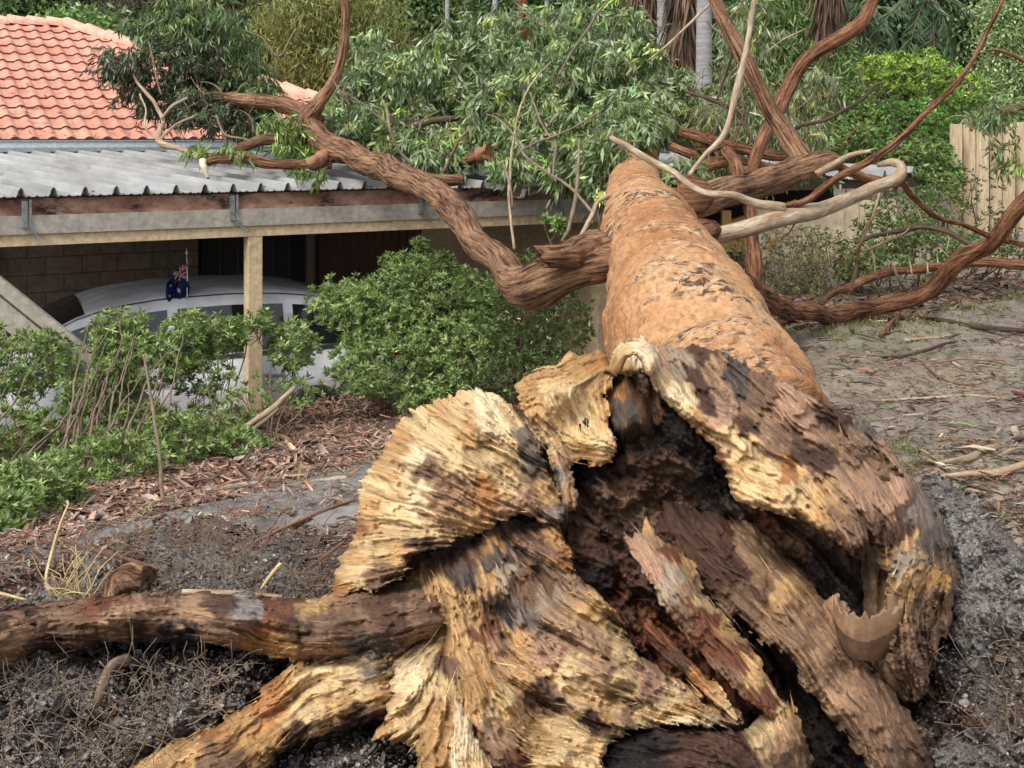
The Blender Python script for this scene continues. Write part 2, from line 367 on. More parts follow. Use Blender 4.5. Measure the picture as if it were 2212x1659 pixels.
    if focus is not None: al = np.hypot(X-focus[0], Y-focus[1]); ac = np.arctan2(Y-focus[1], X-focus[0])*350
    else:
        tb_ = idw([(a, b) for a, b, _ in dirs], [(math.cos(2*R(t)), math.sin(2*R(t))) for *_, t in dirs], X, Y, 1.2); t0_ = .5*np.arctan2(tb_[..., 1], tb_[..., 0]); xc, yc = X-X.mean(), Y-Y.mean()
        al = xc*np.cos(t0_)+yc*np.sin(t0_); ac = -xc*np.sin(t0_)+yc*np.cos(t0_)+14*fbm2(X, Y, .012, 3, seed+7)
    gr = np.stack([ac*.01, al*.01, 0*al+seed*.37], -1).reshape(-1, 3)[used]
    ob = mesh(name, V, Fa, M[mat], parent, True, col=np.vstack([cc, cc*.8]), fib=np.vstack([gr, gr+5]))
    LASTREL[name+str(seed)] = (Vf, cc)
    if mat == 'wood' and slv:
        rs = np.random.default_rng(seed+7); area = n*step*step; ns = int(area/260*slv); k = rs.integers(0, n, ns)
        tx = np.cos(th).ravel()[used][k]*np.sign(rs.random(ns)-.5); ty = np.sin(th).ravel()[used][k]*np.sign(tx+1e-9)*np.sign(np.cos(th).ravel()[used][k]+1e-9); 
        t3 = np.stack([tx, rs.uniform(-.75, -.05, ns), -ty], -1)+rs.normal(0, .14, (ns, 3)); t3 /= np.linalg.norm(t3, axis=1)[:, None]
        sdv = np.cross(t3, rs.normal(0, 1, (ns, 3))); sdv /= np.linalg.norm(sdv, axis=1)[:, None]; s2 = np.cross(t3, sdv)
        Ls = (.028*np.exp(rs.normal(0, .55, ns)))[:, None]; ws = (.0022*np.exp(rs.normal(0, .4, ns)))[:, None]; b0 = Vf[k]+np.array([0, .006, 0])
        vs_ = np.stack([b0+sdv*ws, b0-sdv*ws*.5+s2*ws*.8, b0-sdv*ws*.5-s2*ws*.8, b0+t3*Ls+s2*Ls*rs.uniform(-.15, .15, (ns, 1))], 1).reshape(-1, 3); ii = np.arange(ns)[:, None]*4
        ff = np.vstack([ii+np.array([[0, 1, 3]]), ii+np.array([[1, 2, 3]]), ii+np.array([[2, 0, 3]])])
        tag(mesh('slivers', vs_, ff, M['chip'], ob, False, col=np.repeat(np.clip(cc[k]*rs.uniform(.9, 1.5, (ns, 1))+.01, 0, .8), 4, 0)), kind='stuff')
    return ob

# ------------------------------------------------------------------ leaves
def leaves(name, pos, dirv, length, width, cols, mat, parent=None, fold=.25, wob=.35, kind=None, roll=None, seg=2):
    """pos (n,3), dirv (n,3) unit; each leaf a folded, slightly bent blade"""
    n = len(pos); rg = np.random.default_rng(n); d = dirv+rg.normal(0, wob, (n, 3)); d /= np.linalg.norm(d, axis=1)[:, None]+1e-9
    q = rg.normal(0, 1, (n, 3)); s = np.cross(d, q); s /= np.linalg.norm(s, axis=1)[:, None]+1e-9; u = np.cross(s, d)
    L = (length*rg.uniform(.65, 1.25, n))[:, None]; Wd = (width*rg.uniform(.7, 1.25, n))[:, None]*.5
    bend = u*L*rg.uniform(-.22, .22, (n, 1)); f = u*Wd*fold
    v = np.stack([pos, pos+d*L*.42+s*Wd-f+bend*.5, pos+d*L+bend*1.3, pos+d*L*.42-s*Wd-f+bend*.5, pos+d*L*.45+bend*.5+f], 1)
    V = v.reshape(-1, 3); i = np.arange(n)[:, None]*5
    Fc = np.vstack([i+np.array([[0, 1, 4]]), i+np.array([[1, 2, 4]]), i+np.array([[2, 3, 4]]), i+np.array([[3, 0, 4]])])
    cc = np.repeat(cols, 5, axis=0)
    o = mesh(name, V, Fc, M[mat], parent, False, col=cc)
    return o
def leafcols(n, base, var=.3, clump=None, alt=None, altp=.1, rg=None):
    rg = rg or rng; b = np.array(base)[None]*np.exp(rg.normal(0, var, (n, 1)))*np.exp(rg.normal(0, .08, (n, 3)))
    if clump is not None: b = b*clump[:, None]
    if alt is not None:
        k = rg.random(n) < altp; b[k] = np.array(alt)*np.exp(rg.normal(0, .2, (k.sum(), 1)))
    return b
def ellips(n, c, r, rg, shell=.5):
    v = rg.normal(0, 1, (n, 3)); v /= np.linalg.norm(v, axis=1)[:, None]; k = rg.random(n)**(1/3); k = shell+(1-shell)*k if shell else k
    return np.array(c)+v*k[:, None]*np.array(r)*rg.uniform(.75, 1.1, (n, 1))
# ================================================================== GROUND, PATH
def gz(x, y):                                             # ground height in units, x/y in units
    x = np.asarray(x, float); y = np.asarray(y, float)
    s = (x-P0[0])*NRM[0]+(y-P0[1])*NRM[1]
    left = 1.25*np.clip((-s-1.2)/8.5, 0, 1)**.9; left = np.where(s > .35, -.67*sm(.35, .6, s), left)
    t = sm(.2, 2.4, x-.06*(y-8)); right = 1.25+.3*sm(17, 24, y)
    z = left*(1-t)+right*t
    pit = 1-sm(6.0, 7.6, y+.35*np.abs(x-.9)-.25*np.clip(-x, 0, 3))
    return z-.75*pit
def ground_z(x, y): return gz(np.asarray(x)/S, np.asarray(y)/S)*S+gnoise(x, y)
def gnoise(x, y):
    x = np.asarray(x, float); y = np.asarray(y, float)
    p = np.stack([x, y, 0*x], -1); return .03*fbm(p*1.3, 3, 5)+.014*fbm(p*6, 3, 9)
xs = np.concatenate([-np.geomspace(9, 400, 26)[::-1], np.arange(-8.95, 9, .055), np.geomspace(9, 400, 26)])
ys = np.concatenate([[-60, -20, -5, 0, 1.0], np.arange(1.5, 16, .055), np.geomspace(16, 600, 34)])
gx, gy = np.meshgrid(xs, ys); gzz = ground_z(gx, gy)+.022*fbm(np.stack([gx*16, gy*16, 0*gx], -1), 2, 77)*(np.abs(gx) < 9)*(gy < 16)
h_, w_ = gx.shape; I = np.arange(h_*w_).reshape(h_, w_)
gf = np.stack([I[:-1, :-1], I[:-1, 1:], I[1:, 1:], I[1:, :-1]], -1).reshape(-1, 4)
cg = np.array([.215, .185, .155])[None, None]*(1+.22*fbm(np.stack([gx*.9, gy*.9, 0*gx], -1), 4, 3))[..., None]
tan_ = sm(.05, .5, fbm(np.stack([gx*.5, gy*.8, 0*gx], -1), 3, 13))[..., None]; cg = cg*(1-.6*tan_)+np.array([.29, .235, .175])*.6*tan_
gr_ = .5*(sm(.3, .6, fbm(np.stack([gx*1.1, gy*2.2, 0*gx], -1), 4, 33))*sm(7.2, 8.6, gy)*sm(0, 2, gx))[..., None]; cg = cg*(1-.6*gr_)+np.array([.14, .17, .06])*.6*gr_
lf = (1-sm(-1.2, .3, gx-.1*(gy-6)))*sm(3.6, 4.6, gy-.35*gx*0)
lf = lf[..., None]*.85; cg = cg*(1-lf)+np.array([.19, .125, .095])*lf
nr = (1-sm(3.2, 4.6, gy))[..., None]; cg = cg*(1-nr)+np.array([.10, .09, .083])*nr
tag(mesh('ground', np.stack([gx, gy, gzz], -1).reshape(-1, 3), gf, M['ground'], None, True, col=cg.reshape(-1, 3)), kind='structure')
# worn grey path strip running parallel to the carport
M['path'] = surf('worn_concrete', [(.3, (.15, .14, .13)), (.7, (.235, .225, .21))], 3, .9, bstr=.6, bdist=.01, dark=((.10, .085, .07), 5, .62, .72))
pth = []; pts_l = [(-1100, 1530, 1680), (-600, 1390, 1500), (-260, 1290, 1375), (0, 1222, 1285), (200, 1175, 1215), (420, 1110, 1165), (600, 1062, 1160), (780, 1015, 1150), (900, 985, 1120), (1050, 950, 1080)]
def ground_hit(px, py):
    Y = np.linspace(1.5, 60, 1200); z = EYE-(py-HY)/F*Y; g = gz((px-CX)/F*Y, Y); i = np.argmax(z < g); return max(Y[i], 1.5) if (z < g).any() else 60.
def gpt(px, py, dz=0.0):
    Y = ground_hit(px, py); p = at(px, py, Y); p[2] = float(ground_z(p[0], p[1]))+dz; return p
rows = []
for a, b in zip(pts_l[:-1], pts_l[1:]):
    for k in range(8):
        f = k/8; px = a[0]*(1-f)+b[0]*f; rows.append((px, a[1]*(1-f)+b[1]*f, a[2]*(1-f)+b[2]*f))
V = []; NC = 9
for px, ya, yb in rows:
    A, B = gpt(px, ya), gpt(px, yb)
    for j in range(NC):
        p = A+(B-A)*j/(NC-1); p[2] = float(gz(p[0]/S, p[1]/S)*S)+.052+.012*float(fbm(p[None]*3, 2, 4)[0])-(.07 if j in (0, NC-1) else 0); V.append(p)
Fp = [(i*NC+j, i*NC+j+1, (i+1)*NC+j+1, (i+1)*NC+j) for i in range(len(rows)-1) for j in range(NC-1)]
tag(mesh('path', V, [f[::-1] for f in Fp], M['path'], None, True), kind='structure')
fl = MB(); tbox(fl, -9, 11, .55, 6.1, -.72, -.645); tag(fl.build('carport_floor', plain('concrete_slab', (.22, .21, .2), .8)), kind='structure')
# ================================================================== HOUSE
house = empty('brick_house', tsz(0, 8, 0), 'brick house with orange-pink tiled hip roof and grey gutter behind the carport', 'house')
M['tile'] = surf('terracotta_tile', [(.3, (.52, .20, .13)), (.55, (.62, .285, .205)), (.75, (.68, .37, .29))], 1.4, .5, bstr=.3, bdist=.006, dark=((.16, .07, .045), 3.2, .66, .85))
M['cap'] = surf('ridge_tile', [(.3, (.62, .30, .22)), (.7, (.74, .42, .33))], 3, .65, bstr=.3, bdist=.006)
M['guttermat'] = plain('gutter_paint', (.47, .54, .58), .5, .4)
def roofplane(t, d): return 3.11+.404*d*0.985   # height units at distance d behind the eave (s=5.5)
EAVE = 5.4
V = []; Fc = []; Lip = []; nrow = 13; tl = .415; rollw = .262; 
tcorner = 7.0 # hip corner
tt = np.arange(-12, 5.4, rollw/10); mrow = 6
for r_ in range(nrow+1):
    d0 = r_*tl; base = len(V)
    prof = np.clip(np.cos(2*np.pi*(tt/rollw)), -.35, 1)*.028
    for j, (dd, lift) in enumerate(((0, -.03), (-.012, .036), (tl*.5, .020), (tl*1.04, .004))):
        d = d0+dd; tmax = 5.3-d   # 45 degree hip
        for k, t in enumerate(tt):
            tk = min(t, tmax)
            V.append(tsz(tk, EAVE+d, roofplane(tk, d)+prof[k]+lift+(.0)))
    n = len(tt)
    for j in range(3):
        for k in range(n-1):
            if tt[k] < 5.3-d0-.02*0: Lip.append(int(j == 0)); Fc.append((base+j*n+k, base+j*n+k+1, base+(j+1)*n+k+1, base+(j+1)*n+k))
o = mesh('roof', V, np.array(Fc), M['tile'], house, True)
o.data.materials.append(plain('mouldy_shaded_tile_edge', (.13, .06, .045), .9)); o.data.polygons.foreach_set('material_index', np.array(Lip, dtype=np.int32)); o.data.update()  # lip faces dark: mould, plus the shadow under each course put into the colour
m_ = o.modifiers.new('edge', 'EDGE_SPLIT'); m_.split_angle = R(50)
# other roof planes (hip end and back) as plain tiled slopes
mb = MB(); top = 5.45
A = tsz(5.3, EAVE, 3.1); B = tsz(5.3, EAVE+2*top, 3.1); H = tsz(5.3-top, EAVE+top, roofplane(0, top)); H2 = tsz(-12, EAVE+top, roofplane(0, top)); C2 = tsz(-12, EAVE+2*top, 3.1)
mb.add([A, B, H], [(0, 1, 2)]).add([B, C2, H2, H], [(0, 1, 2, 3)]); mb.build('roof', M['tile'], house)
def caps(name, a, b, n):
    mb = MB(); a = np.array(a); b = np.array(b); d = (b-a)/n; L = np.linalg.norm(d); dn = d/L; side = np.cross(dn, [0, 0, 1.]); side /= np.linalg.norm(side); up = np.cross(side, dn)
    for i in range(n):
        p = a+d*i; w0, w1 = .13, .115; vs_ = []
        for q, w, l in ((p, w0, .035), (p+d*1.06, w1, .012)):
            for ang in np.linspace(-.35, math.pi+.35, 9): vs_.append(q+side*math.cos(ang)*w+up*(math.sin(ang)*w*.75+l-.02))
        nn = 9; mb.add(vs_, [(k, k+1, nn+k+1, nn+k) for k in range(nn-1)]+[tuple(range(nn-1, -1, -1))])
    return mb.build(name, M['cap'], house, True)
e2 = [0, 0, .015]
caps('ridge_capping', H2+e2, H+e2, 34); caps('hip_capping', H+e2, A+e2, 17)
g = MB()
prof = [(0, 0), (-.14, 0), (-.16, .06), (-.15, .15), (-.17, .155), (-.17, .165), (-.13, .16), (-.14, .05), (-.13, .02), (0, .02)]
vv = [tsz(t, 5.36+a, 2.945+b) for t in (-12, 5.28) for a, b in prof]; k = len(prof)
g.add(vv, [(i, (i+1) % k, k+(i+1) % k, k+i) for i in range(k)]+[tuple(range(k-1, -1, -1)), tuple(range(k, 2*k))]); g.build('gutter', M['guttermat'], house)
def brickmat(name, c1, c2, mortar, sc=1.0):
    m, n, l, b = newmat(name); co = n.new('ShaderNodeTexCoord').outputs['Object']
    sx = n.new('ShaderNodeVectorMath'); sx.operation = 'DOT_PRODUCT'; sx.inputs[1].default_value = tuple(DIR); l.new(co, sx.inputs[0])
    sp = n.new('ShaderNodeSeparateXYZ'); l.new(co, sp.inputs[0]); cb = n.new('ShaderNodeCombineXYZ'); l.new(sx.outputs['Value'], cb.inputs[0]); l.new(sp.outputs[2], cb.inputs[1])
    t = n.new('ShaderNodeTexBrick'); l.new(cb.outputs[0], t.inputs['Vector']); t.inputs['Scale'].default_value = sc
    t.inputs['Brick Width'].default_value = .40; t.inputs['Row Height'].default_value = .20; t.inputs['Mortar Size'].default_value = .008
    t.inputs['Color1'].default_value = (*c1, 1); t.inputs['Color2'].default_value = (*c2, 1); t.inputs['Mortar'].default_value = (*mortar, 1)
    c = mix(n, l, 1.0, t.outputs[0], ramp(n, l, nz(n, l, co, 12), [(.3, .7), (.7, 1.2)]), 'MULTIPLY')
    l.new(c, b.inputs['Base Color']); b.inputs['Roughness'].default_value = .9; bump(n, l, b, t.outputs[1], -.5, .01); return m
M['brick'] = brickmat('pale_brick', (.15, .11, .08), (.18, .135, .098), (.08, .06, .048))
w = MB(); tbox(w, -12, 1.0, 5.9, 6.2, -.7, 3.0); w.build('wall', M['brick'], house)
w = MB(); tbox(w, -2.4, -2.15, 5.72, 5.89, -.7, 2.95); w.build('brick_pier', M['brick'], house)
w = MB(); tbox(w, 2.9, 5.1, 5.9, 6.2, -.7, 3.0); w.build('wall', plain('brown_cladding', (.13, .075, .05), .8), house)
w = MB(); tbox(w, 1.0, 2.9, 6.1, 6.3, -.7, 3.0); dr = w.build('garage_door', plain('dark_door', (.03, .03, .033), .6), house)
for k in range(6):
    w = MB(); tbox(w, 1.1+k*.3, 1.13+k*.3, 6.06, 6.095, -.7, 2.9); w.build('door_rib', plain('dark_rib', (.05, .05, .055), .6), dr) if k < 6 else None
w = MB(); tbox(w, 2.86, 2.95, 5.8, 5.89, -.7, 2.9); w.build('door_frame', plain('door_frame_paint', (.16, .15, .14), .6), house)
w = MB()
for k in range(13): tbox(w, 3.05+k*.15, 3.07+k*.15, 5.86, 5.895, -.6, 2.9)
w.build('cladding_batten', plain('batten', (.10, .06, .045), .8), house)
fc = MB(); tbox(fc, -12, 5.2, 5.38, 5.46, 2.8, 2.96); fc.build('fascia', plain('eave_fascia', (.32, .34, .35), .6), house)

# ================================================================== CARPORT
cp = empty('carport', tsz(0, 0, 0), 'carport with cream posts and beam, rust-stained fascia and grey ribbed roof sheets', 'carport')
M['cream'] = surf('cream_paint', [(.3, (.50, .38, .235)), (.7, (.60, .47, .305))], 5, .6, bstr=.25, bdist=.004, dark=((.25, .19, .13), 10, .62, .75))
M['greyfascia'] = surf('grey_fascia_paint', [(.3, (.30, .275, .235)), (.7, (.39, .36, .315))], 4, .65, bstr=.15, bdist=.003, dark=((.15, .12, .10), 6, .66, .8))
M['rustfascia'] = surf('rust_stained_board', [(.3, (.11, .05, .035)), (.45, (.25, .135, .095)), (.6, (.38, .24, .18)), (.8, (.46, .31, .24))], 3.2, .8, stretch=(.8, .8, 1.6), bstr=.3, bdist=.005, dark=((.035, .022, .018), 2.6, .54, .62))
M['sheet'] = surf('weathered_sheet', [(.25, (.18, .175, .165)), (.5, (.285, .285, .28)), (.75, (.38, .385, .385))], 2.4, .55, src='fib', stretch=(1, .16, 1), bstr=.02, bdist=.001, dark=((.11, .10, .09), 7, .60, .75), fine=.95)
M['galv'] = surf('galvanised_strap', [(.3, (.12, .14, .14)), (.7, (.36, .40, .40))], 20, .5, bstr=.2, bdist=.003, metallic=.5)
RD = np.array([-.695, .719, 0]); RISE = .060
def roofsheet(name, t0, t1, depth, pitch=.325, warpf=None, parent=cp, n0=44):
    ts_ = np.arange(t0, t1, pitch/24); ph = ((ts_/pitch) % 1.0)
    prof = np.where(ph < .25, .095*np.sin(np.pi*np.clip(ph, 0, .25)/.25)**.6, 0)+.012*(np.abs(ph-.62) < .05)+.010*(np.abs(ph-.36) < .03)+.010*(np.abs(ph-.88) < .03)
    ds = np.linspace(0, depth, n0); V = []
    nt_ = len(ts_)
    T, D = np.meshgrid(ts_, ds)
    Pf = P0[None, None]+DIR*T[..., None]+RD*D[..., None]+NRM*(-.10)
    z = 2.545+prof[None]+D*RISE
    if warpf: z = z+warpf(T, D)
    Pf = Pf.copy(); Pf[..., 2] = z
    up = Pf.reshape(-1, 3)*S; lo = up-[0, 0, .006]; n = len(up); i = np.arange(n).reshape(len(ds), nt_)
    q = np.stack([i[:-1, :-1], i[:-1, 1:], i[1:, 1:], i[1:, :-1]], -1).reshape(-1, 4)
    rim = np.concatenate([np.stack([i[0, 1:], i[0, :-1], i[0, :-1]+n, i[0, 1:]+n], -1), np.stack([i[-1, :-1], i[-1, 1:], i[-1, 1:]+n, i[-1, :-1]+n], -1),
                          np.stack([i[:-1, 0], i[1:, 0], i[1:, 0]+n, i[:-1, 0]+n], -1), np.stack([i[1:, -1], i[:-1, -1], i[:-1, -1]+n, i[1:, -1]+n], -1)])
    fb_ = np.stack([T, D, 0*T], -1).reshape(-1, 3)
    return mesh(name, np.vstack([up, lo]), np.vstack([q, q[:, ::-1]+n, rim]), M['sheet'], parent, False, fib=np.vstack([fb_, fb_]))
roofsheet('roof_sheet', -3.6, 2.35, 7.0, warpf=lambda T, D: -.03*sm(1.6, 2.4, T)*(1-sm(0, 2, D)))
roofsheet('roof_sheet', 2.36, 4.2, 7.0, warpf=lambda T, D: -.02-.10*sm(2.7, 4.2, T)*(1-.5*sm(0, 3, D))+.10*np.sin(T*5)*(1-sm(0, 1.2, D))*sm(3.0, 3.5, T))
roofsheet('roof_sheet', 4.22, 5.6, 6.5, warpf=lambda T, D: -.06+.09*np.sin(T*4.3+1)*(1-sm(0, 1.5, D))-.06*sm(4.8, 5.6, T))
roofsheet('roof_sheet', 6.7, 10.9, 5.5, warpf=lambda T, D: .05*np.sin(T*3.1)*(1-sm(0, 1.5, D)))
x = MB(); tbox(x, -4, 5.0, -.02, .06, 2.27, 2.52); x.build('rust_board', M['rustfascia'], cp)
x = MB(); tbox(x, -4, 4.9, -.055, .0, 2.145, 2.34); x.build('fascia', M['greyfascia'], cp)
x = MB(); tbox(x, -4, 4.95, -.025, .16, 2.02, 2.143); x.build('beam', M['cream'], cp)
x = MB(); tbox(x, 6.6, 10.9, .02, .09, 2.36, 2.5); x.build('rust_board', M['barkdark'], cp)
for t in (-5.0+1.15, .155, 2.83, 4.75):
    pass
def post(t, s=-.01):
    x = MB(); tbox(x, t-.085, t+.085, s-.01, s+.16, -.69, 2.019); x.build('post', M['cream'], cp, bevel=.004)
post(.0); post(4.86)
for t in (-2.55, -.02-.30, 2.07, 4.05):                   # gutter straps left hanging on the fascia
    b = MB()
    b.box(tsz(t, -.075, 2.23), DIR*.045, NRM*.004, [0, 0, .20]); b.box(tsz(t+.075, -.085, 2.23), DIR*.018, NRM*.005, [0, 0, .21])
    b.box(tsz(t, -.13, 2.22), DIR*.045, NRM*.055, [0, 0, .006]); b.box(tsz(t+.08, -.09, 2.24), DIR*.02, NRM*-.006, (DIR*.05-np.array([0, 0, .11])))
    b.box(tsz(t+.16, -.1, 2.09), DIR*.03, NRM*-.05, [0, 0, .006])
    b.build('gutter_bracket', M['galv'], cp, bevel=.001)
for k, s_ in enumerate((1.6, 3.2, 4.8)):
    x = MB(); tbox(x, -4, 10.7, s_, s_+.08, 2.33+.055*s_, 2.50+.055*s_); x.build('purlin', plain('purlin_timber', (.16, .11, .07), .8), cp)
x = MB(); tbox(x, 4.95, 5.05, .2, 5.8, -.7, 2.25); x.build('end_wall', M['cream'], cp)
# leaning board at the left
ld = MB(); a = at(-70, 640, 12.9); b_ = at(330, 965, 12.5); d = b_-a; sd2 = np.cross(d, [0, 1, 0]); sd2 /= np.linalg.norm(sd2)
nb = np.cross(d, sd2); nb /= np.linalg.norm(nb)
ld.box(a, d, sd2*.17, nb*.05); ld.box(a+sd2*.19, d, sd2*.10, nb*.05)
bd = ld.build('leaning_board', surf('dull_board', [(.3, (.20, .185, .15)), (.7, (.31, .285, .235))], 4, .8, bstr=.2), None, bevel=.003)
tag(bd, 'grey-beige board leaning diagonally behind the left hedge in front of the white car', 'board')
# cream room beyond the trunk
rm = empty('cream_shed', tsz(9, .8, 0), 'cream sheeted shed wall showing under the crushed roof right of the trunk', 'shed')
M['creamwall'] = surf('cream_sheet', [(.3, (.52, .43, .29)), (.7, (.60, .51, .36))], 2, .6, bstr=.1, dark=((.33, .26, .17), 5, .64, .8))
x = MB(); tbox(x, 7.35, 9.35, -.3, -.2, .2, 2.18); tbox(x, 9.37, 10.2, -.3, -.2, .2, 2.19); x.build('wall', M['creamwall'], rm)
x = MB(); tbox(x, 8.9, 9.0, -.34, -.303, .2, 2.18); x.build('wall_seam', M['creamwall'], rm)
x = MB(); tbox(x, 7.4, 10.2, -.38, -.345, 1.38, 1.43); x.build('wall_rail', M['cream'], rm)
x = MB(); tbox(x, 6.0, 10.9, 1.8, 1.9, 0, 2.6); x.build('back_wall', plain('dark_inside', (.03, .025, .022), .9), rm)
x = MB(); x.box(at(1520, 505, 18), [1.1, .3, .3], [0, .15, 0], [0, 0, .05]); x.box(at(1560, 525, 17.9), [.10, 0, 0], [0, .1, 0], [0, 0, .35]); x.box(at(1505, 545, 17.7), [.9, .1, .0], [0, .06, 0], [0, 0, .14])
x.build('broken_timber', plain('orange_ply', (.46, .27, .10), .7), rm)

# ================================================================== CAR
def build_car():
    import bmesh
    o3 = tsz(-1.05, 1.75, 0); o3[2] = -.60; K = 1.13
    ang = math.atan2(DIR[1], DIR[0])-R(7); ex = np.array([math.cos(ang), math.sin(ang), 0]); ey = np.array([-ex[1], ex[0], 0]); ez = np.array([0, 0, 1.])
    car = empty('white_car', o3, 'white silver hatchback parked under the carport behind the azalea hedge', 'car')
    def P(x, y, z): return o3+ex*x*K+ey*y*K+ez*z*K
    X = [-2.25, -2.2, -2.0, -1.6, -1.2, -1.0, -.75, -.45, -.2, .2, .7, 1.1, 1.4, 1.65, 1.85, 2.05, 2.15, 2.2]
    topz = [.55, .66, .76, .86, .93, .97, 1.12, 1.27, 1.35, 1.40, 1.415, 1.40, 1.36, 1.29, 1.18, 1.03, .85, .6]
    hw = [.62, .72, .80, .86, .88, .885, .89, .89, .89, .89, .89, .885, .88, .875, .86, .82, .76, .70]
    belt = [.5, .6, .70, .80, .86, .88, .89, .90, .905, .915, .925, .935, .945, .95, .95, .93, .8, .58]
    sill = [.35, .28, .24, .22]+[.2]*10+[.22, .26, .3, .36]
    Xi = np.linspace(-2.25, 2.2, 70); f = lambda a: np.interp(Xi, X, a)
    tz, hw, bl, sl = f(topz), f(hw), f(belt), f(sill)
    def sec(i, side):
        g = max(0, tz[i]-bl[i]); wr = hw[i]-.03-.30*g if g > .02 else hw[i]-.03
        pts = [(hw[i]-.06, sl[i]), (hw[i]-.01, sl[i]+.06), (hw[i]+.0, sl[i]+(bl[i]-sl[i])*.35), (hw[i]+.015, sl[i]+(bl[i]-sl[i])*.62), (hw[i]+.022, sl[i]+(bl[i]-sl[i])*.68), (hw[i]+.005, sl[i]+(bl[i]-sl[i])*.73), (hw[i]-.005, bl[i]-.04), (hw[i]-.03, bl[i]),
               (hw[i]-.03-(hw[i]-.03-wr)*.5, bl[i]+g*.45), (wr, bl[i]+g*.82), (wr-.05, bl[i]+g*.93), (wr-.16, bl[i]+g*.985), (wr*.5, bl[i]+g*1.01), (0, bl[i]+g*1.015)]
        return [(side*a, b) for a, b in pts]
    V = []; k = 27
    for i in range(70):
        L = sec(i, -1); Rr = sec(i, 1)[:-1][::-1]; V += [P(Xi[i], a, b) for a, b in L+Rr]
    Fq = [(i*k+j, (i+1)*k+j, (i+1)*k+j+1, i*k+j+1) for i in range(69) for j in range(k-1)]+[(i*k+k-1, (i+1)*k+k-1, (i+1)*k, i*k) for i in range(69)]
    Fq += [tuple(range(k)), tuple(range(69*k+k-1, 69*k-1, -1))]
    paint = surf('car_paint', [(.3, (.60, .62, .655)), (.7, (.64, .66, .69))], .8, .25, bstr=0.0, spec=.6)
    body = mesh('body', V, Fq, paint, car, True)
    glass, n, l, b = newmat('car_glass'); b.inputs['Base Color'].default_value = (.012, .014, .016, 1); b.inputs['Roughness'].default_value = .06; b.inputs['Specular IOR Level'].default_value = .8
    def sideglass(x0, x1, side, nm):
        xs_ = np.linspace(x0, x1, 12); v = []
        for q, xx in enumerate(xs_):
            b0 = np.interp(xx, Xi, bl); t0 = np.interp(xx, Xi, tz); h = np.interp(xx, Xi, hw); g = t0-b0
            for fz in (.06, .3, .55, .78):
                zz = b0+g*fz; wr = h-.03-.30*g; y = np.interp(fz, [0, .45, .82], [h-.03, h-.03-(h-.03-wr)*.5, wr])+.007; v.append(P(xx, side*y, zz))
        return mesh(nm, v, [(i*4+j, i*4+4+j, i*4+5+j, i*4+1+j) for i in range(11) for j in range(3)], glass, car, True)
    for sd in (-1, 1):
        sideglass(-.72, .22, sd, 'front_side_window'); sideglass(.30, 1.12, sd, 'rear_side_window'); sideglass(1.2, 1.72, sd, 'quarter_window')
    def endglass(xa, xb, nm):
        v = []
        for q in np.linspace(0, 1, 8):
            xx = xa+(xb-xa)*q; t0 = np.interp(xx, Xi, tz); b0 = np.interp(xx, Xi, bl); g = t0-b0; h = np.interp(xx, Xi, hw)-.03-.30*g-.10
            for y in np.linspace(-1, 1, 7): v.append(P(xx, y*h, t0+.012-.05*abs(y)**3*g))
        return mesh(nm, v, [(i*7+j, i*7+7+j, i*7+8+j, i*7+1+j) for i in range(7) for j in range(6)], glass, car, True)
    endglass(-.92, -.38, 'windscreen'); endglass(1.5, 1.95, 'rear_window')
    black = plain('black_trim', (.02, .02, .022), .5)
    for sd in (-1, 1):
        mb = MB()
        v = [P(xx, sd*(np.interp(xx, Xi, hw)-.012+e), np.interp(xx, Xi, bl)-.012+zz) for xx in np.linspace(-.8, 1.75, 16) for e, zz in ((0, 0), (.004, .0), (-.012, .03))]
        mb.add(v, [(i*3+a, i*3+3+a, i*3+3+(a+1) % 3, i*3+(a+1) % 3) for i in range(15) for a in range(3)]); mb.build('belt_trim', black, car)
        # door gaps
        mb = MB()
        for xx in (-.8, .26, 1.16):
            h = np.interp(xx, Xi, hw); mb = MB()
            mb.box(P(xx, sd*(h-.01), .25), ex*.01, ey*sd*.026, ez*.62*K); mb.build('door_gap', black, car)
        mb = MB(); roofx = np.linspace(-.55, 1.6, 20)
        v = []
        for xx in roofx:
            t0 = np.interp(xx, Xi, tz); b0 = np.interp(xx, Xi, bl); g = t0-b0; wr = np.interp(xx, Xi, hw)-.03-.30*g
            v += [P(xx, sd*(wr-.045), b0+g*.935), P(xx, sd*(wr-.058), b0+g*.95)]
        mb.add(v, [(2*i, 2*i+2, 2*i+3, 2*i+1) for i in range(19)]); mb.build('roof_seam', black, car)
        for xx in (.12, 1.02):
            mb = MB(); h = np.interp(xx, Xi, hw); mb.box(P(xx-.1, sd*(h+.012), .76), ex*.2, ey*sd*.03, ez*.03); mb.build('door_handle', paint, car, bevel=.008)
    mb = MB(); mb.box(P(-.68, -1.08, .92), ex*.1, ey*.17, ez*.12); mb.build('side_mirror', paint, car, bevel=.03)
    mb = MB(); mb.box(P(-.68, .91, .92), ex*.1, ey*.17, ez*.12); mb.build('side_mirror', paint, car, bevel=.03)
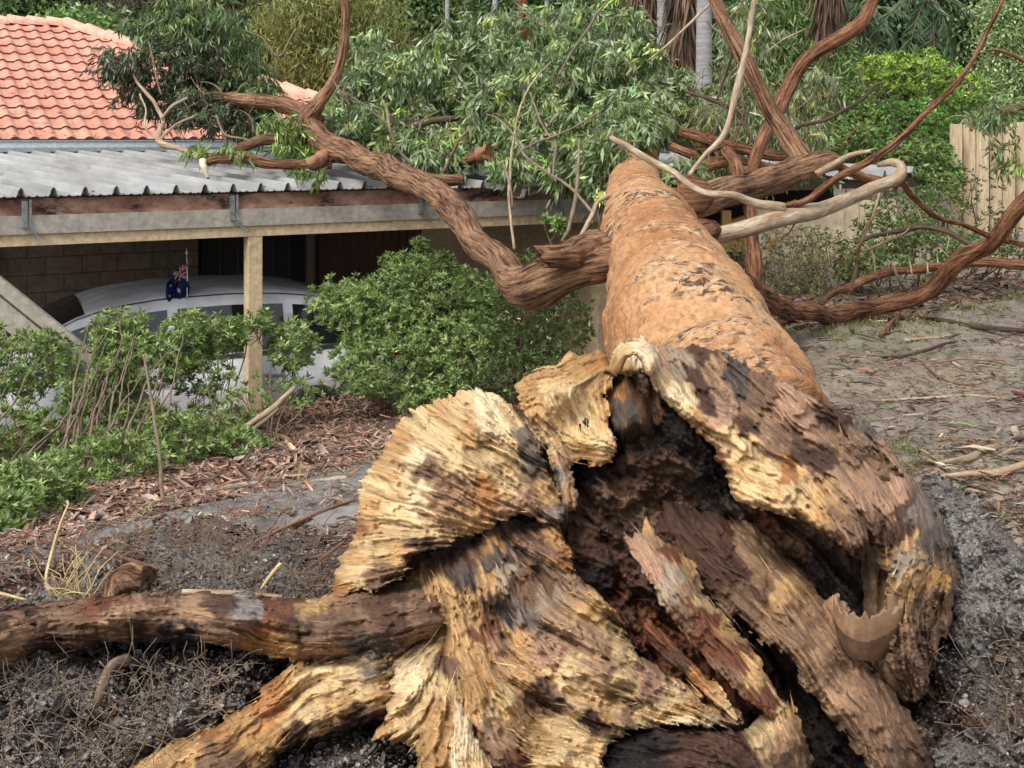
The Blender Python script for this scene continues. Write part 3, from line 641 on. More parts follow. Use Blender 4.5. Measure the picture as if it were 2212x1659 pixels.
    for xx in (-1.4, 1.35):
        for sd in (-1, 1):
            tyr = MB(); nn = 28; v = []
            for a in np.linspace(0, 2*math.pi, nn, endpoint=False):
                for rr, yy in ((.2, .76), (.31, .75), (.325, .78), (.325, .90), (.31, .925), (.2, .91)): v.append(P(xx+rr*math.cos(a), sd*yy, .33+rr*math.sin(a)))
            tyr.add(v, [(i*6+j, ((i+1) % nn)*6+j, ((i+1) % nn)*6+(j+1) % 6, i*6+(j+1) % 6) for i in range(nn) for j in range(6)])
            wh = tyr.build('wheel', plain('tyre_rubber', (.02, .02, .02), .8), car, True)
            rim = MB(); v = [P(xx, sd*.90, .33)]+[P(xx+.2*math.cos(a)*(1 if i % 2 else .8), sd*.905, .33+.2*math.sin(a)*(1 if i % 2 else .8)) for i, a in enumerate(np.linspace(0, 2*math.pi, 20, endpoint=False))]
            rim.add(v, [(0, i, i % 20+1) for i in range(1, 21)]); rim.build('rim', M['galv'], wh)
    lamp = plain('lamp_lens', (.55, .56, .58), .15, .8); red = plain('tail_lens', (.35, .02, .02), .2, .7)
    for sd in (-1, 1):
        mb = MB(); mb.box(P(-2.22, sd*.72-.1, .58), ex*.25, ey*.2, ez*.13); mb.build('headlight', lamp, car, bevel=.03)
        mb = MB(); mb.box(P(2.0, sd*.72-.09, .78), ex*.18, ey*.18, ez*.17); mb.build('tail_light', red, car, bevel=.03)
build_car()
# flag clipped to the car window
def build_flag():
    YF = 14.55; b0 = at(404, 648, YF); t0 = at(403, 548, YF)
    fr = empty('car_flag', b0, 'small drooping dark blue flag with union cross corner clipped to the car window', 'flag')
    tube('pole', [(*b0, .004), (*(b0*.5+t0*.5+[.004, 0, 0]), .004), (*t0, .004)], plain('white_plastic', (.75, .75, .73), .4), fr, px=False, sides=8, rough=0)
    mb = MB(); mb.add(*octa(t0+np.array([0, 0, .0]), .010, .05)); mb.build('pole_tip', plain('white_tip', (.8, .8, .78), .4), fr)
    nu, nv = 120, 60; U, Vv = np.meshgrid(np.linspace(0, 1, nu), np.linspace(0, 1, nv))
    col = np.zeros((nv, nu, 3)); col[:] = (.005, .010, .06); red = np.array((.34, .025, .03)); wh = np.array((.45, .45, .48))
    cu, cv = U/.5, (Vv-.5)/.5; inn = (cu < 1) & (cv > 0)
    d1 = np.abs((cu-.5)*.5-(cv-.5)*.5)*1.41; d2 = np.abs((cu-.5)*.5+(cv-.5)*.5)*1.41
    col[inn & ((d1 < .07) | (d2 < .07))] = wh; col[inn & ((d1 < .03) | (d2 < .03))] = red
    col[inn & ((np.abs(cu-.5) < .17) | (np.abs(cv-.5) < .2))] = wh; col[inn & ((np.abs(cu-.5) < .10) | (np.abs(cv-.5) < .12))] = red
    for su, sv, r in ((.25, .24, .075), (.75, .82, .04), (.64, .55, .04), (.86, .60, .04), (.79, .47, .025), (.75, .20, .04)):
        dx, dy = (U-su)*2, Vv-sv; a = np.arctan2(dx, dy); rr = np.sqrt(dx*dx+dy*dy)
        col[rr < r*(.72+.35*np.cos(7*a))] = wh
    # cloth hangs from the pole: fly end falls down and to the left
    hgt = .29; L = .54; top = t0*.82+b0*.18
    drop = U**.8; ang = R(20)+R(48)*sm(0, .55, U)
    dx = np.cumsum(np.cos(ang), 1)/nu*L*.62; dz = np.cumsum(np.sin(ang), 1)/nu*L*.55
    X = top[0]+.012-dx+.02*np.sin(Vv*7+U*5); Z = top[2]-(1-Vv)*hgt*(1-.15*U)-dz; Yy = top[1]+.035*np.sin(U*17+Vv*3)*(.3+U)+.02*np.cos(Vv*9+U*4)
    V = np.stack([X, Yy, Z], -1).reshape(-1, 3); i = np.arange(nu*nv).reshape(nv, nu); q = np.stack([i[:-1, :-1], i[:-1, 1:], i[1:, 1:], i[1:, :-1]], -1).reshape(-1, 4)
    mesh('flag_cloth', V, q, colmat('flag_cloth', .8, 30, .15, .2, .1), fr, True, col=col.reshape(-1, 3))
def octa(c, r, h):
    c = np.asarray(c); return [c+[r, 0, 0], c+[0, r, 0], c+[-r, 0, 0], c+[0, -r, 0], c+[0, 0, h], c-[0, 0, h*.3]], [(0, 1, 4), (1, 2, 4), (2, 3, 4), (3, 0, 4), (1, 0, 5), (2, 1, 5), (3, 2, 5), (0, 3, 5)]
build_flag()

# ================================================================== FENCE (right)
fence = empty('paling_fence', at(2130, 520, 21), 'tall fence of worn cream-tan vertical boards at the right edge of the yard', 'fence')
M['paling'] = surf('paling_timber', [(.25, (.33, .24, .15)), (.5, (.48, .37, .24)), (.75, (.56, .45, .31))], 3, .85, stretch=(3, 3, .35), bstr=.4, bdist=.006, dark=((.26, .2, .13), 4, .55, .75))
for k in range(11):
    px = 2053+k*28.5; w_px = 26.0; t_ = 268+(k*7 % 5)-k*.8; Y = 21+.12*(k % 2)+k*.1; mb = MB()
    a = at(px, 560, Y); mb.box(a, np.array([w_px/F*Y*S, 0, 0]), [0, .03, 0], [.0, 0, (560-t_)/F*Y*S])
    o = mb.build('paling', M['paling'], fence, bevel=.004)
mb = MB(); mb.box(at(2050, 320, 21.6), [2.0, .6, 0], [0, .06, 0], [0, 0, .1]); mb.build('rail', M['paling'], fence)

# ================================================================== FALLEN TREE
tree = empty('fallen_tree', at(1400, 1400, 5.2), 'huge uprooted gum tree with torn pale splintered stump, orange trunk lying across the carport roof', 'tree')
tr = [(1610, 975, 400, 6.55), (1548, 855, 392, 6.95), (1508, 790, 370, 7.15), (1480, 735, 342, 7.4), (1458, 662, 290, 8.0), (1444, 612, 262, 8.5), (1418, 545, 222, 9.3), (1399, 490, 188, 10.1), (1374, 428, 124, 11.6), (1375, 372, 94, 13.6), (1392, 325, 66, 16), (1398, 285, 54, 19)]
V, Fc, fb = tube_data(px_path(tr), sides=150, step=.028, rough=.035, nsc=3.2, seed=3)
cen = V.mean(0); q = fb*np.array([1, 1, .9])
nn_ = fbm(fb*np.array([7, 7, 16]), 5, 91, .6); crk = np.abs(fbm(fb*np.array([4, 4, 9.]), 4, 55)); wr = fbm(fb*np.array([1.2, 1.2, 7.]), 4, 15)
me = mesh('trunk', V, Fc, M['barktrunk'], tree, True, fib=fb)
me.data.update(); nr_ = np.zeros(len(V)*3, dtype=np.float32); me.data.vertices.foreach_get('normal', nr_); nr_ = nr_.reshape(-1, 3)
near = sm(11, 6, V[:, 1])[:, None]
knob = np.maximum(fbm(fb*np.array([2.2, 2.2, 2.0]), 3, 123)-.5, 0)*.05
disp = ((.009*nn_+.010*sm(.0, .2, crk)+.012*wr+knob)*sm(12, 6, V[:, 1]))[:, None]*nr_
Vn = V+disp-np.array(tree.location); me.data.vertices.foreach_set('co', Vn.astype(np.float32).ravel()); me.data.update()
br = lambda pts, mat='bark', name='branch', **k: tube(name, [(p[0], p[1], p[2]*.87, p[3]) for p in pts], M[mat], tree, **{**dict(sides=24, step=.025, rough=.13, nsc=11, wob=.028, seed=int(pts[0][0]) % 91), **k})
br([(1360, 560, 70, 9.0), (1290, 565, 92, 8.95), (1210, 590, 98, 9.05), (1140, 622, 96, 9.35), (1108, 612, 84, 9.6), (1075, 572, 76, 10), (1010, 492, 72, 11), (940, 422, 68, 12.2), (860, 377, 67, 13.5), (780, 345, 64, 14.8), (705, 312, 62, 15.6), (670, 262, 54, 15.8), (690, 215, 38, 15.8), (727, 160, 30, 15.9), (743, 80, 25, 16), (737, -20, 20, 16)], sides=36, rough=.09)
br([(1300, 530, 100, 9.0), (1240, 540, 74, 8.85), (1200, 545, 56, 8.75), (1156, 548, 52, 8.65)], jag=.05)
br([(690, 262, 40, 15.9), (640, 238, 36, 16), (560, 222, 34, 16.2), (480, 212, 28, 16.6), (400, 205, 18, 17), (330, 212, 9, 17.2)], 'bark')
br([(720, 350, 30, 15.2), (650, 356, 30, 15.1), (590, 352, 27, 15), (530, 340, 27, 14.9), (480, 342, 28, 14.8), (445, 352, 24, 14.7)], 'barkred', jag=.05)
br([(690, 335, 20, 15.8), (600, 306, 24, 15.6), (520, 322, 22, 15.4), (450, 348, 17, 15.1)], 'bark')
br([(450, 350, 17, 15), (390, 322, 14, 15.2), (345, 305, 15, 15.4), (350, 262, 12, 15.8), (325, 222, 10, 16), (305, 190, 8, 16.2), (290, 150, 6, 16.3), (305, 115, 4, 16.4)], 'barkgrey', sides=10)
br([(345, 300, 10, 15.4), (312, 270, 7, 15.6), (308, 235, 6, 15.8), (300, 205, 5, 15.9)], 'barkgrey', sides=8)
br([(350, 262, 8, 15.8), (375, 235, 7, 15.8), (405, 215, 6, 15.9)], 'barkgrey', sides=8)
br([(490, 340, 10, 15), (484, 262, 9, 16.4), (487, 200, 13, 17), (478, 135, 15, 17), (455, 75, 14, 17.2), (436, 20, 11, 17.4), (425, -20, 9, 17.5)], 'barkdark', sides=12)
br([(1000, 385, 26, 15.1), (930, 382, 26, 15), (850, 345, 28, 15.1), (790, 330, 20, 15.3)], 'bark')
br([(1050, 330, 26, 15.5), (1010, 345, 20, 15.8), (960, 355, 14, 16)], 'barkred', jag=.05)
br([(800, 235, 26, 17.5), (860, 268, 26, 17.2), (930, 265, 22, 17), (985, 255, 16, 17)], 'barkdark')
br([(870, 275, 12, 16.4), (905, 270, 14, 16.4), (985, 258, 14, 16.8)], 'barkdark')
br([(1132, -20, 25, 18), (1130, 60, 24, 18), (1140, 130, 20, 18.2), (1155, 190, 14, 18.4)], 'barkred')
# right side
br([(1420, 430, 80, 10.7), (1490, 432, 88, 10.7), (1560, 412, 84, 11.0), (1650, 392, 76, 11.4), (1730, 362, 68, 11.8), (1775, 348, 56, 12), (1800, 352, 34, 12.1)], 'bark', sides=36, rough=.1)
br([(1745, 365, 60, 11.9), (1728, 330, 48, 11.9), (1690, 268, 48, 12), (1640, 190, 46, 12), (1598, 108, 44, 12), (1560, 40, 38, 12.2), (1530, -25, 34, 12.4)], 'bark', sides=28)
br([(1618, 385, 34, 12.2), (1650, 292, 32, 12.6), (1685, 230, 36, 12.9), (1710, 168, 40, 13), (1760, 110, 38, 13), (1830, 68, 34, 13), (1868, 32, 30, 13), (1888, -15, 26, 13)], 'barkred', sides=26)
br([(1625, 662, 30, 10.6), (1632, 620, 42, 10.6), (1631, 540, 40, 10.7), (1626, 470, 36, 11.0), (1612, 410, 34, 11.6), (1585, 345, 38, 12.4), (1572, 325, 34, 12.6)], 'barkred', sides=24)
br([(1462, 288, 24, 13.6), (1530, 305, 28, 13.5), (1600, 318, 28, 13.4), (1660, 332, 28, 13.3), (1720, 338, 24, 13.2)], 'barkred')
br([(1430, 300, 26, 14.5), (1500, 335, 22, 14.2), (1520, 345, 14, 14.2)], 'barkred')
br([(1470, 372, 36, 13.6), (1545, 352, 34, 13.6), (1600, 350, 20, 13.6), (1700, 368, 20, 13.5), (1780, 385, 16, 13.4)], 'barkred')
br([(1780, 345, 26, 12.2), (1830, 372, 26, 12.4), (1890, 392, 22, 12.6), (1935, 405, 16, 12.8)], 'barkred')
br([(1640, -20, 12, 10.6), (1620, 60, 15, 10.6), (1605, 125, 18, 10.5), (1585, 210, 18, 10.5), (1565, 285, 16, 10.4), (1525, 335, 12, 10.3), (1488, 380, 9, 10.2)], 'barkgrey', sides=12)
br([(1312, 292, 13, 9.8), (1340, 308, 16, 9.7), (1400, 345, 18, 9.6), (1455, 375, 18, 9.5), (1492, 402, 20, 9.45), (1540, 420, 21, 9.4), (1590, 424, 20, 9.4), (1635, 440, 22, 9.45), (1690, 450, 22, 9.5)], 'barkgrey', sides=18)
br([(1450, 545, 60, 9.4), (1535, 507, 42, 9.35), (1600, 488, 41, 9.4), (1680, 464, 41, 9.5), (1760, 450, 37, 9.6), (1840, 430, 33, 9.8), (1905, 403, 31, 9.9), (1943, 385, 30, 10), (1946, 362, 24, 10.05), (1925, 352, 20, 10.1), (1898, 355, 12, 10.2)], 'barkgrey', sides=26, rough=.06)
br([(1700, 455, 18, 9.55), (1740, 440, 15, 9.5), (1800, 400, 16, 9.5), (1900, 340, 18, 9.5), (1975, 285, 20, 9.5), (2030, 222, 18, 9.5), (2080, 150, 16, 9.5), (2130, 70, 13, 9.5), (2172, -10, 11, 9.5)], 'barkred', sides=14)
br([(1770, 372, 20, 11.6), (1800, 356, 19, 11.6), (1845, 336, 16, 11.5), (1888, 327, 9, 11.4)], 'barkgrey', sides=12, jag=.03)
br([(1690, 285, 9, 13.2), (1735, 268, 10, 13.2), (1800, 250, 11, 13.1), (1865, 210, 11, 13), (1888, 184, 10, 13), (1908, 178, 6, 13)], 'barkdark', sides=10)
br([(1490, 205, 8, 14), (1545, 218, 12, 13.8), (1590, 240, 11, 13.6), (1625, 290, 10, 13.4), (1650, 330, 8, 13.3)], 'barkdark', sides=10)
br([(1945, 390, 20, 10.1), (1975, 425, 15, 10.4), (2020, 460, 14, 10.8), (2070, 478, 13, 11.2), (2120, 500, 14, 11.6), (2225, 530, 15, 12)], 'barkred', sides=12)
br([(1540, 600, 60, 9.2), (1590, 612, 58, 9.4), (1650, 648, 58, 10.2), (1710, 668, 48, 11.2), (1800, 672, 44, 12.4), (1900, 658, 42, 12.8), (2000, 625, 42, 12.6), (2065, 578, 44, 12.2), (2130, 520, 44, 11.8), (2180, 462, 44, 11.5), (2240, 400, 44, 11.2)], 'barkred', sides=32, rough=.09)
br([(1690, 690, 12, 11.6), (1780, 650, 14, 13), (1870, 607, 22, 13.4), (1960, 577, 20, 13.6), (2060, 576, 24, 13.2), (2140, 572, 28, 12.8), (2240, 582, 28, 12.6)], 'barkred', sides=16)
br([(1850, 530, 10, 13.4), (1920, 505, 11, 13.4), (2000, 495, 12, 13), (2060, 510, 12, 12.8), (2120, 540, 14, 12.4)], 'barkdark', sides=10)
br([(2138, 108, 7, 12), (2160, 106, 9, 12), (2190, 116, 11, 12), (2230, 138, 12, 12)], 'barkred', sides=8)
br([(2150, 262, 10, 16), (2175, 240, 22, 16), (2230, 222, 24, 16)], 'barkred')
br([(1530, 40, 6, 13), (1575, 95, 8, 13), (1560, 170, 7, 13.4), (1545, 215, 5, 13.6)], 'twig', sides=8, name='dead_twig')
spl = tube('broken_end', [(438, 345, 12, 14.55), (441, 362, 13, 14.5), (450, 386, 8, 14.5)], plain('fresh_splinter', (.62, .55, .38), .7), tree, sides=8, step=.01, rough=.25, nsc=40, jag=.03)
tube('broken_end', [(700, 338, 22, 15.3), (676, 352, 24, 14.9), (655, 352, 12, 14.8)], plain('torn_orange', (.28, .15, .08), .8), tree, sides=10, step=.01, rough=.35, nsc=40, jag=.06)
tube('broken_end', [(1036, 335, 24, 15.4), (1058, 330, 26, 15.3)], plain('torn_orange2', (.26, .12, .06), .8), tree, sides=10, step=.01, rough=.35, nsc=40, jag=.08)
# bark collars where the limbs leave the trunk
for (a, b_) in (((1296, 560, 112, 8.9), (1255, 570, 96, 8.95)), ((1462, 432, 104, 10.5), (1502, 430, 92, 10.6)), ((1500, 520, 72, 9.25), (1550, 503, 46, 9.35))):
    br([a, ((a[0]+b_[0])/2, (a[1]+b_[1])/2, a[2]*.97, a[3]), b_], 'barkred', name='branch_collar', rough=.14)

# ---- torn stump
rp = dict(parent=tree)
TH = dict(thick=.2)
relief('rotten_core', [(760, 1180), (900, 1150), (1060, 1090), (1250, 1090), (1330, 1200), (1300, 1400), (1000, 1450), (850, 1400), (800, 1320)],
       [(760, 1200, 6.0), (1060, 1100, 6.15), (1250, 1100, 6.1), (1300, 1350, 5.7), (850, 1380, 5.5), (1000, 1300, 5.65)], [(1000, 1250, 20)],
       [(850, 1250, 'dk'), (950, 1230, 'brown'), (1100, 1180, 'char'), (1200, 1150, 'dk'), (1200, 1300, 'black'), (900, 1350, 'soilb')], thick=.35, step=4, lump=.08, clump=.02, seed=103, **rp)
relief('rotten_hollow', [(1180, 880), (1330, 790), (1480, 800), (1700, 880), (1920, 980), (2020, 1120), (2045, 1300), (2030, 1500), (2030, 1720), (1200, 1720), (1180, 1400), (1160, 1100)],
       [(1200, 880, 6.5), (1330, 800, 6.5), (1450, 870, 6.35), (1450, 960, 6.2), (1600, 980, 6.1), (1750, 980, 6.15), (1300, 1120, 6.2), (1600, 1250, 6.2), (1900, 1300, 6.0), (1250, 1350, 5.9), (1500, 1500, 5.7), (1800, 1600, 5.2), (1250, 1700, 4.9), (1950, 1700, 4.8), (1420, 1040, 6.2)],
       [(1300, 900, 80), (1400, 1100, 20), (1600, 1200, 40), (1800, 1300, 55), (1500, 1500, 50), (1800, 1600, 55)],
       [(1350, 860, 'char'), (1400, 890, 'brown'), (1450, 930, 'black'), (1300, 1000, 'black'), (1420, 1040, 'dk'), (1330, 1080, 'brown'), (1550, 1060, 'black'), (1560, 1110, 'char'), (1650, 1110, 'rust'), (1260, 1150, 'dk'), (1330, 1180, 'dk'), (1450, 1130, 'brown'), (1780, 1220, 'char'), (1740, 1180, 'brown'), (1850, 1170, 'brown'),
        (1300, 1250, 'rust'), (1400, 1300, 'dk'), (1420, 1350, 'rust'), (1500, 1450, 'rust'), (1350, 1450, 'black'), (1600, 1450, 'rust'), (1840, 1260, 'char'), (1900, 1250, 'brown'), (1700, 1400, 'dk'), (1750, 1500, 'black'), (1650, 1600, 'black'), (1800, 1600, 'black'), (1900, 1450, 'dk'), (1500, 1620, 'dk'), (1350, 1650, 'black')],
       thick=.35, step=4, amp=.04, terr=.08, lump=.10, clump=.03, seed=101, **rp)
relief('torn_shell', [(1318, 800), (1335, 755), (1360, 736), (1390, 733), (1425, 752), (1500, 742), (1560, 760), (1640, 800), (1720, 835), (1800, 880), (1866, 900), (1905, 950), (1948, 1005), (1990, 1055), (2030, 1095), (2065, 1175), (2075, 1260), (2055, 1320), (2030, 1400), (2005, 1500), (1965, 1510), (1930, 1440), (1925, 1340), (1930, 1260), (1910, 1190), (1880, 1160), (1840, 1200), (1790, 1160), (1740, 1125), (1700, 1118), (1650, 1105), (1600, 1080), (1560, 1010), (1530, 950), (1480, 905), (1440, 870), (1410, 825), (1385, 800), (1350, 815)],
       [(1330, 790, 6.35), (1390, 740, 6.5), (1500, 745, 6.5), (1560, 762, 6.35), (1640, 800, 6.2), (1720, 838, 6.15), (1800, 885, 6.15), (1440, 840, 5.95), (1550, 860, 5.9), (1680, 930, 5.75), (1820, 1010, 5.8), (1530, 950, 5.75), (1600, 1070, 5.5), (1750, 1100, 5.35), (1890, 960, 6.4), (1900, 1100, 5.55), (2000, 1100, 5.8), (2050, 1220, 5.6), (1960, 1250, 5.25), (1970, 1450, 5.0)],
       [(1380, 760, 60), (1450, 850, 60), (1550, 870, 38), (1700, 950, 36), (1800, 950, 38), (1650, 1060, 25), (1900, 1050, 62), (2000, 1150, 80), (1980, 1300, 95), (1960, 1450, 80)],
       [(1375, 755, 'cream'), (1400, 790, 'cream'), (1345, 800, 'tan'), (1425, 780, 'pink'), (1440, 830, 'pale'), (1470, 850, 'cream'), (1480, 890, 'pale'), (1500, 830, 'dk'), (1470, 790, 'lg'), (1540, 800, 'mid'), (1520, 765, 'dk'), (1600, 800, 'char'), (1640, 830, 'brown'), (1700, 860, 'pink'), (1520, 860, 'dk'), (1560, 880, 'pink'), (1650, 920, 'mid'), (1620, 935, 'dk'), (1700, 955, 'brown'), (1740, 985, 'dk'), (1780, 1000, 'dk'), (1760, 940, 'pink'), (1830, 950, 'mid'), (1860, 930, 'grey'), (1800, 900, 'dk'), (1520, 900, 'tan'), (1550, 950, 'pale'), (1600, 980, 'pale'), (1560, 990, 'rust'), (1600, 1020, 'tan'), (1650, 1010, 'pale'), (1640, 1050, 'pale'), (1700, 1020, 'orange'), (1720, 1050, 'pale'), (1780, 1060, 'tan'), (1830, 1030, 'mid'), (1870, 1080, 'pink'), (1850, 1130, 'brown'), (1900, 1010, 'mid'), (1930, 1080, 'pink'), (1960, 1100, 'dk'), (1990, 1110, 'grey'), (2020, 1170, 'char'), (1940, 1160, 'dk'), (1970, 1200, 'tan'), (2010, 1250, 'mid'), (1975, 1290, 'tan'), (2040, 1260, 'brown'), (1960, 1350, 'brown'), (1990, 1380, 'brown'), (1970, 1440, 'brown')],
       thick=.16, step=2.6, amp=.028, terr=.05, lump=.05, curl=.12, seed=202, warp=18, **rp)
relief('splintered_slab', [(1030, 836), (1062, 848), (1095, 862), (1135, 900), (1158, 960), (1185, 1010), (1205, 1060), (1222, 1100), (1212, 1130), (1180, 1128), (1130, 1112), (1085, 1125), (1040, 1150), (985, 1168), (940, 1185), (900, 1205), (865, 1245), (825, 1268), (765, 1276), (716, 1296), (718, 1250), (745, 1190), (772, 1140), (775, 1060), (800, 1000), (830, 960), (850, 920), (900, 880), (960, 858), (1000, 850)],
       [(1030, 840, 6.3), (1100, 870, 6.25), (1210, 1110, 5.75), (1150, 980, 5.95), (950, 880, 6.3), (850, 930, 6.35), (780, 1060, 6.1), (900, 980, 5.85), (1000, 960, 5.75), (1050, 1050, 5.65), (900, 1090, 5.6), (1050, 1150, 5.6), (760, 1180, 5.7), (850, 1220, 5.35), (720, 1290, 5.3), (950, 1170, 5.45)],
       [], [(1040, 860, 'cream'), (1000, 880, 'pale'), (1070, 910, 'cream'), (1110, 890, 'pale'), (1130, 950, 'grey'), (1160, 1000, 'char'), (1100, 970, 'pale'), (960, 880, 'tan'), (900, 900, 'pale'), (930, 930, 'pale'), (860, 940, 'ochre'), (1030, 940, 'tan'), (1060, 980, 'pale'), (1000, 1000, 'pale'), (900, 1000, 'cream'), (830, 1000, 'tan'), (920, 1022, 'brown'), (850, 1040, 'pale'), (1000, 1050, 'mid'), (1050, 1060, 'orange'), (1090, 1040, 'pale'), (1150, 1090, 'mid'), (1180, 1060, 'tan'), (1210, 1110, 'grey'), (1100, 1100, 'mid'), (900, 1090, 'cream'), (800, 1060, 'pale'), (790, 1110, 'tan'), (850, 1130, 'pale'), (960, 1120, 'mid'), (780, 1150, 'orange'), (1000, 1130, 'tan'), (900, 1150, 'pale'), (800, 1180, 'pale'), (760, 1200, 'tan'), (850, 1200, 'tan'), (900, 1190, 'dk'), (760, 1240, 'pale'), (820, 1240, 'brown'), (740, 1270, 'orange')],
       focus=(1420, 1210), thick=.14, step=2.6, amp=.036, terr=.045, lump=.075, curl=.08, seed=303, warp=16, **rp)
relief('splintered_slab', [(1108, 832), (1160, 795), (1240, 765), (1300, 752), (1326, 790), (1312, 850), (1320, 930), (1330, 1000), (1300, 1010), (1255, 1000), (1238, 1012), (1250, 1060), (1240, 1110), (1215, 1130), (1200, 1060), (1190, 1000), (1165, 950), (1140, 900), (1120, 862)],
       [(1110, 832, 6.35), (1300, 755, 6.6), (1230, 850, 6.2), (1240, 900, 6.3), (1310, 900, 6.15), (1320, 990, 5.95), (1250, 990, 6.05), (1170, 920, 6.15), (1220, 1110, 5.8)],
       [(1150, 820, -25), (1250, 780, -20), (1180, 900, 60), (1240, 900, 80), (1310, 900, 88), (1280, 980, 10), (1220, 1080, 80)],
       [(1130, 840, 'ochre'), (1180, 800, 'tan'), (1250, 780, 'ochre'), (1300, 770, 'orange'), (1200, 850, 'pale'), (1240, 870, 'cream'), (1260, 850, 'pale'), (1230, 920, 'pale'), (1280, 900, 'pale'), (1300, 830, 'tan'), (1160, 890, 'tan'), (1310, 900, 'tan'), (1180, 950, 'pale'), (1210, 980, 'mid'), (1240, 970, 'tan'), (1260, 985, 'ochre'), (1300, 970, 'pale'), (1310, 995, 'ochre'), (1230, 1050, 'mid'), (1200, 1040, 'grey'), (1245, 1090, 'mid'), (1215, 1110, 'dk')],
       thick=.14, step=2.6, amp=.022, terr=.03, lump=.03, curl=.07, seed=404, warp=12, **rp)
relief('wood_lip', [(1312, 800), (1322, 768), (1342, 745), (1368, 733), (1392, 733), (1412, 748), (1424, 770), (1420, 795), (1405, 818), (1392, 806), (1385, 782), (1372, 768), (1356, 775), (1345, 800), (1330, 812)],
       [(1315, 800, 6.2), (1345, 742, 6.05), (1385, 733, 6.1), (1415, 760, 5.95), (1400, 812, 5.8), (1365, 765, 5.85)], [(1330, 780, -60), (1370, 750, -10), (1410, 790, 75)],
       [(1330, 790, 'tan'), (1350, 750, 'pale'), (1385, 745, 'cream'), (1410, 775, 'cream'), (1395, 805, 'pale')], thick=.1, step=2.2, amp=.008, terr=.006, lump=.01, curl=.09, ew=16, ragged=3, seed=515, colvar=.15, warp=6, **rp)
relief('charred_ridge', [(1300, 850), (1345, 800), (1385, 820), (1420, 880), (1430, 960), (1380, 1000), (1330, 960), (1315, 900)],
       [(1300, 850, 6.4), (1390, 830, 6.4), (1350, 920, 6.1), (1420, 960, 6.5), (1330, 980, 6.5)], [(1350, 900, 80)],
       [(1340, 830, 'orange'), (1370, 850, 'brown'), (1340, 890, 'char'), (1350, 940, 'dk'), (1390, 920, 'brown'), (1400, 980, 'black')], thick=.2, step=3, seed=505, lump=.05, **rp)
relief('torn_heartwood', [(930, 1195), (1000, 1165), (1060, 1140), (1120, 1128), (1205, 1128), (1228, 1190), (1255, 1250), (1300, 1290), (1350, 1370), (1400, 1440), (1480, 1480), (1560, 1535), (1610, 1560), (1600, 1580), (1520, 1572), (1440, 1562), (1360, 1575), (1310, 1620), (1290, 1720), (890, 1720), (900, 1650), (880, 1600), (800, 1604), (830, 1545), (790, 1500), (800, 1430), (830, 1380), (890, 1350), (900, 1290), (880, 1250)],
       [(950, 1200, 5.75), (1120, 1130, 5.85), (1210, 1130, 5.75), (1100, 1230, 5.35), (1260, 1290, 5.2), (1000, 1300, 5.05), (900, 1380, 5.05), (1100, 1330, 5.05), (1350, 1400, 4.9), (800, 1500, 4.75), (950, 1480, 4.5), (1100, 1450, 4.65), (1250, 1480, 4.6), (1450, 1500, 4.75), (1600, 1570, 4.65), (1400, 1560, 4.5), (820, 1600, 4.35), (1000, 1600, 4.15), (1200, 1580, 4.3), (900, 1720, 3.85), (1280, 1720, 3.9)],
       [(1150, 1200, 45), (1050, 1250, 60), (1300, 1350, 48), (1450, 1470, 38), (1550, 1550, 20), (900, 1430, -38), (850, 1550, -35), (1000, 1450, 80), (1050, 1350, 80), (1150, 1450, 30), (1250, 1450, 25), (1100, 1560, 60), (1200, 1620, 20), (1300, 1540, 15), (950, 1600, -60)],
       [(1000, 1180, 'dk'), (1060, 1160, 'ochre'), (1120, 1150, 'dk'), (1200, 1150, 'ochre'), (1150, 1200, 'brown'), (1080, 1200, 'char'), (1210, 1200, 'orange'), (1180, 1260, 'brown'), (1130, 1250, 'brown'), (1100, 1240, 'lg'), (960, 1230, 'dk'), (930, 1260, 'tan'), (1000, 1250, 'char'), (1010, 1290, 'tan'), (940, 1300, 'tan'), (1060, 1260, 'tan'), (1060, 1300, 'dk'), (1080, 1330, 'black'), (1040, 1360, 'rust'), (1120, 1330, 'grey'), (1190, 1290, 'lg'), (1230, 1270, 'mid'), (1200, 1320, 'mid'), (1290, 1320, 'tan'), (1260, 1370, 'mid'), (1340, 1400, 'pale'), (1300, 1430, 'mid'), (1000, 1340, 'tan'), (900, 1340, 'grey'), (860, 1400, 'pale'), (930, 1400, 'pale'), (980, 1390, 'tan'), (970, 1430, 'brown'), (880, 1460, 'cream'), (840, 1500, 'pale'), (930, 1480, 'pale'), (820, 1580, 'tan'), (880, 1560, 'pale'), (950, 1550, 'tan'), (1030, 1420, 'tan'), (1080, 1400, 'mid'), (1120, 1400, 'tan'), (1180, 1410, 'pink'), (1150, 1460, 'tan'), (1220, 1460, 'pale'), (1260, 1500, 'pale'), (1020, 1490, 'ochre'), (1090, 1520, 'pale'), (1130, 1540, 'tan'), (1170, 1500, 'dk'), (1200, 1520, 'brown'), (1300, 1530, 'tan'), (1350, 1500, 'pale'), (1400, 1480, 'pink'), (1450, 1500, 'pale'), (1420, 1540, 'pale'), (1380, 1520, 'brown'), (1500, 1530, 'tan'), (1580, 1565, 'mid'), (1500, 1565, 'cream'), (1220, 1570, 'pale'), (1160, 1600, 'tan'), (1100, 1600, 'mid'), (1250, 1620, 'pale'), (1280, 1560, 'dk'), (930, 1620, 'ochre'), (950, 1680, 'tan'), (1130, 1650, 'rust'), (1200, 1660, 'pale'), (1100, 1700, 'brown')],
       thick=.25, step=2.6, amp=.034, terr=.055, lump=.10, curl=.08, seed=606, warp=16, ragged=11, **rp)
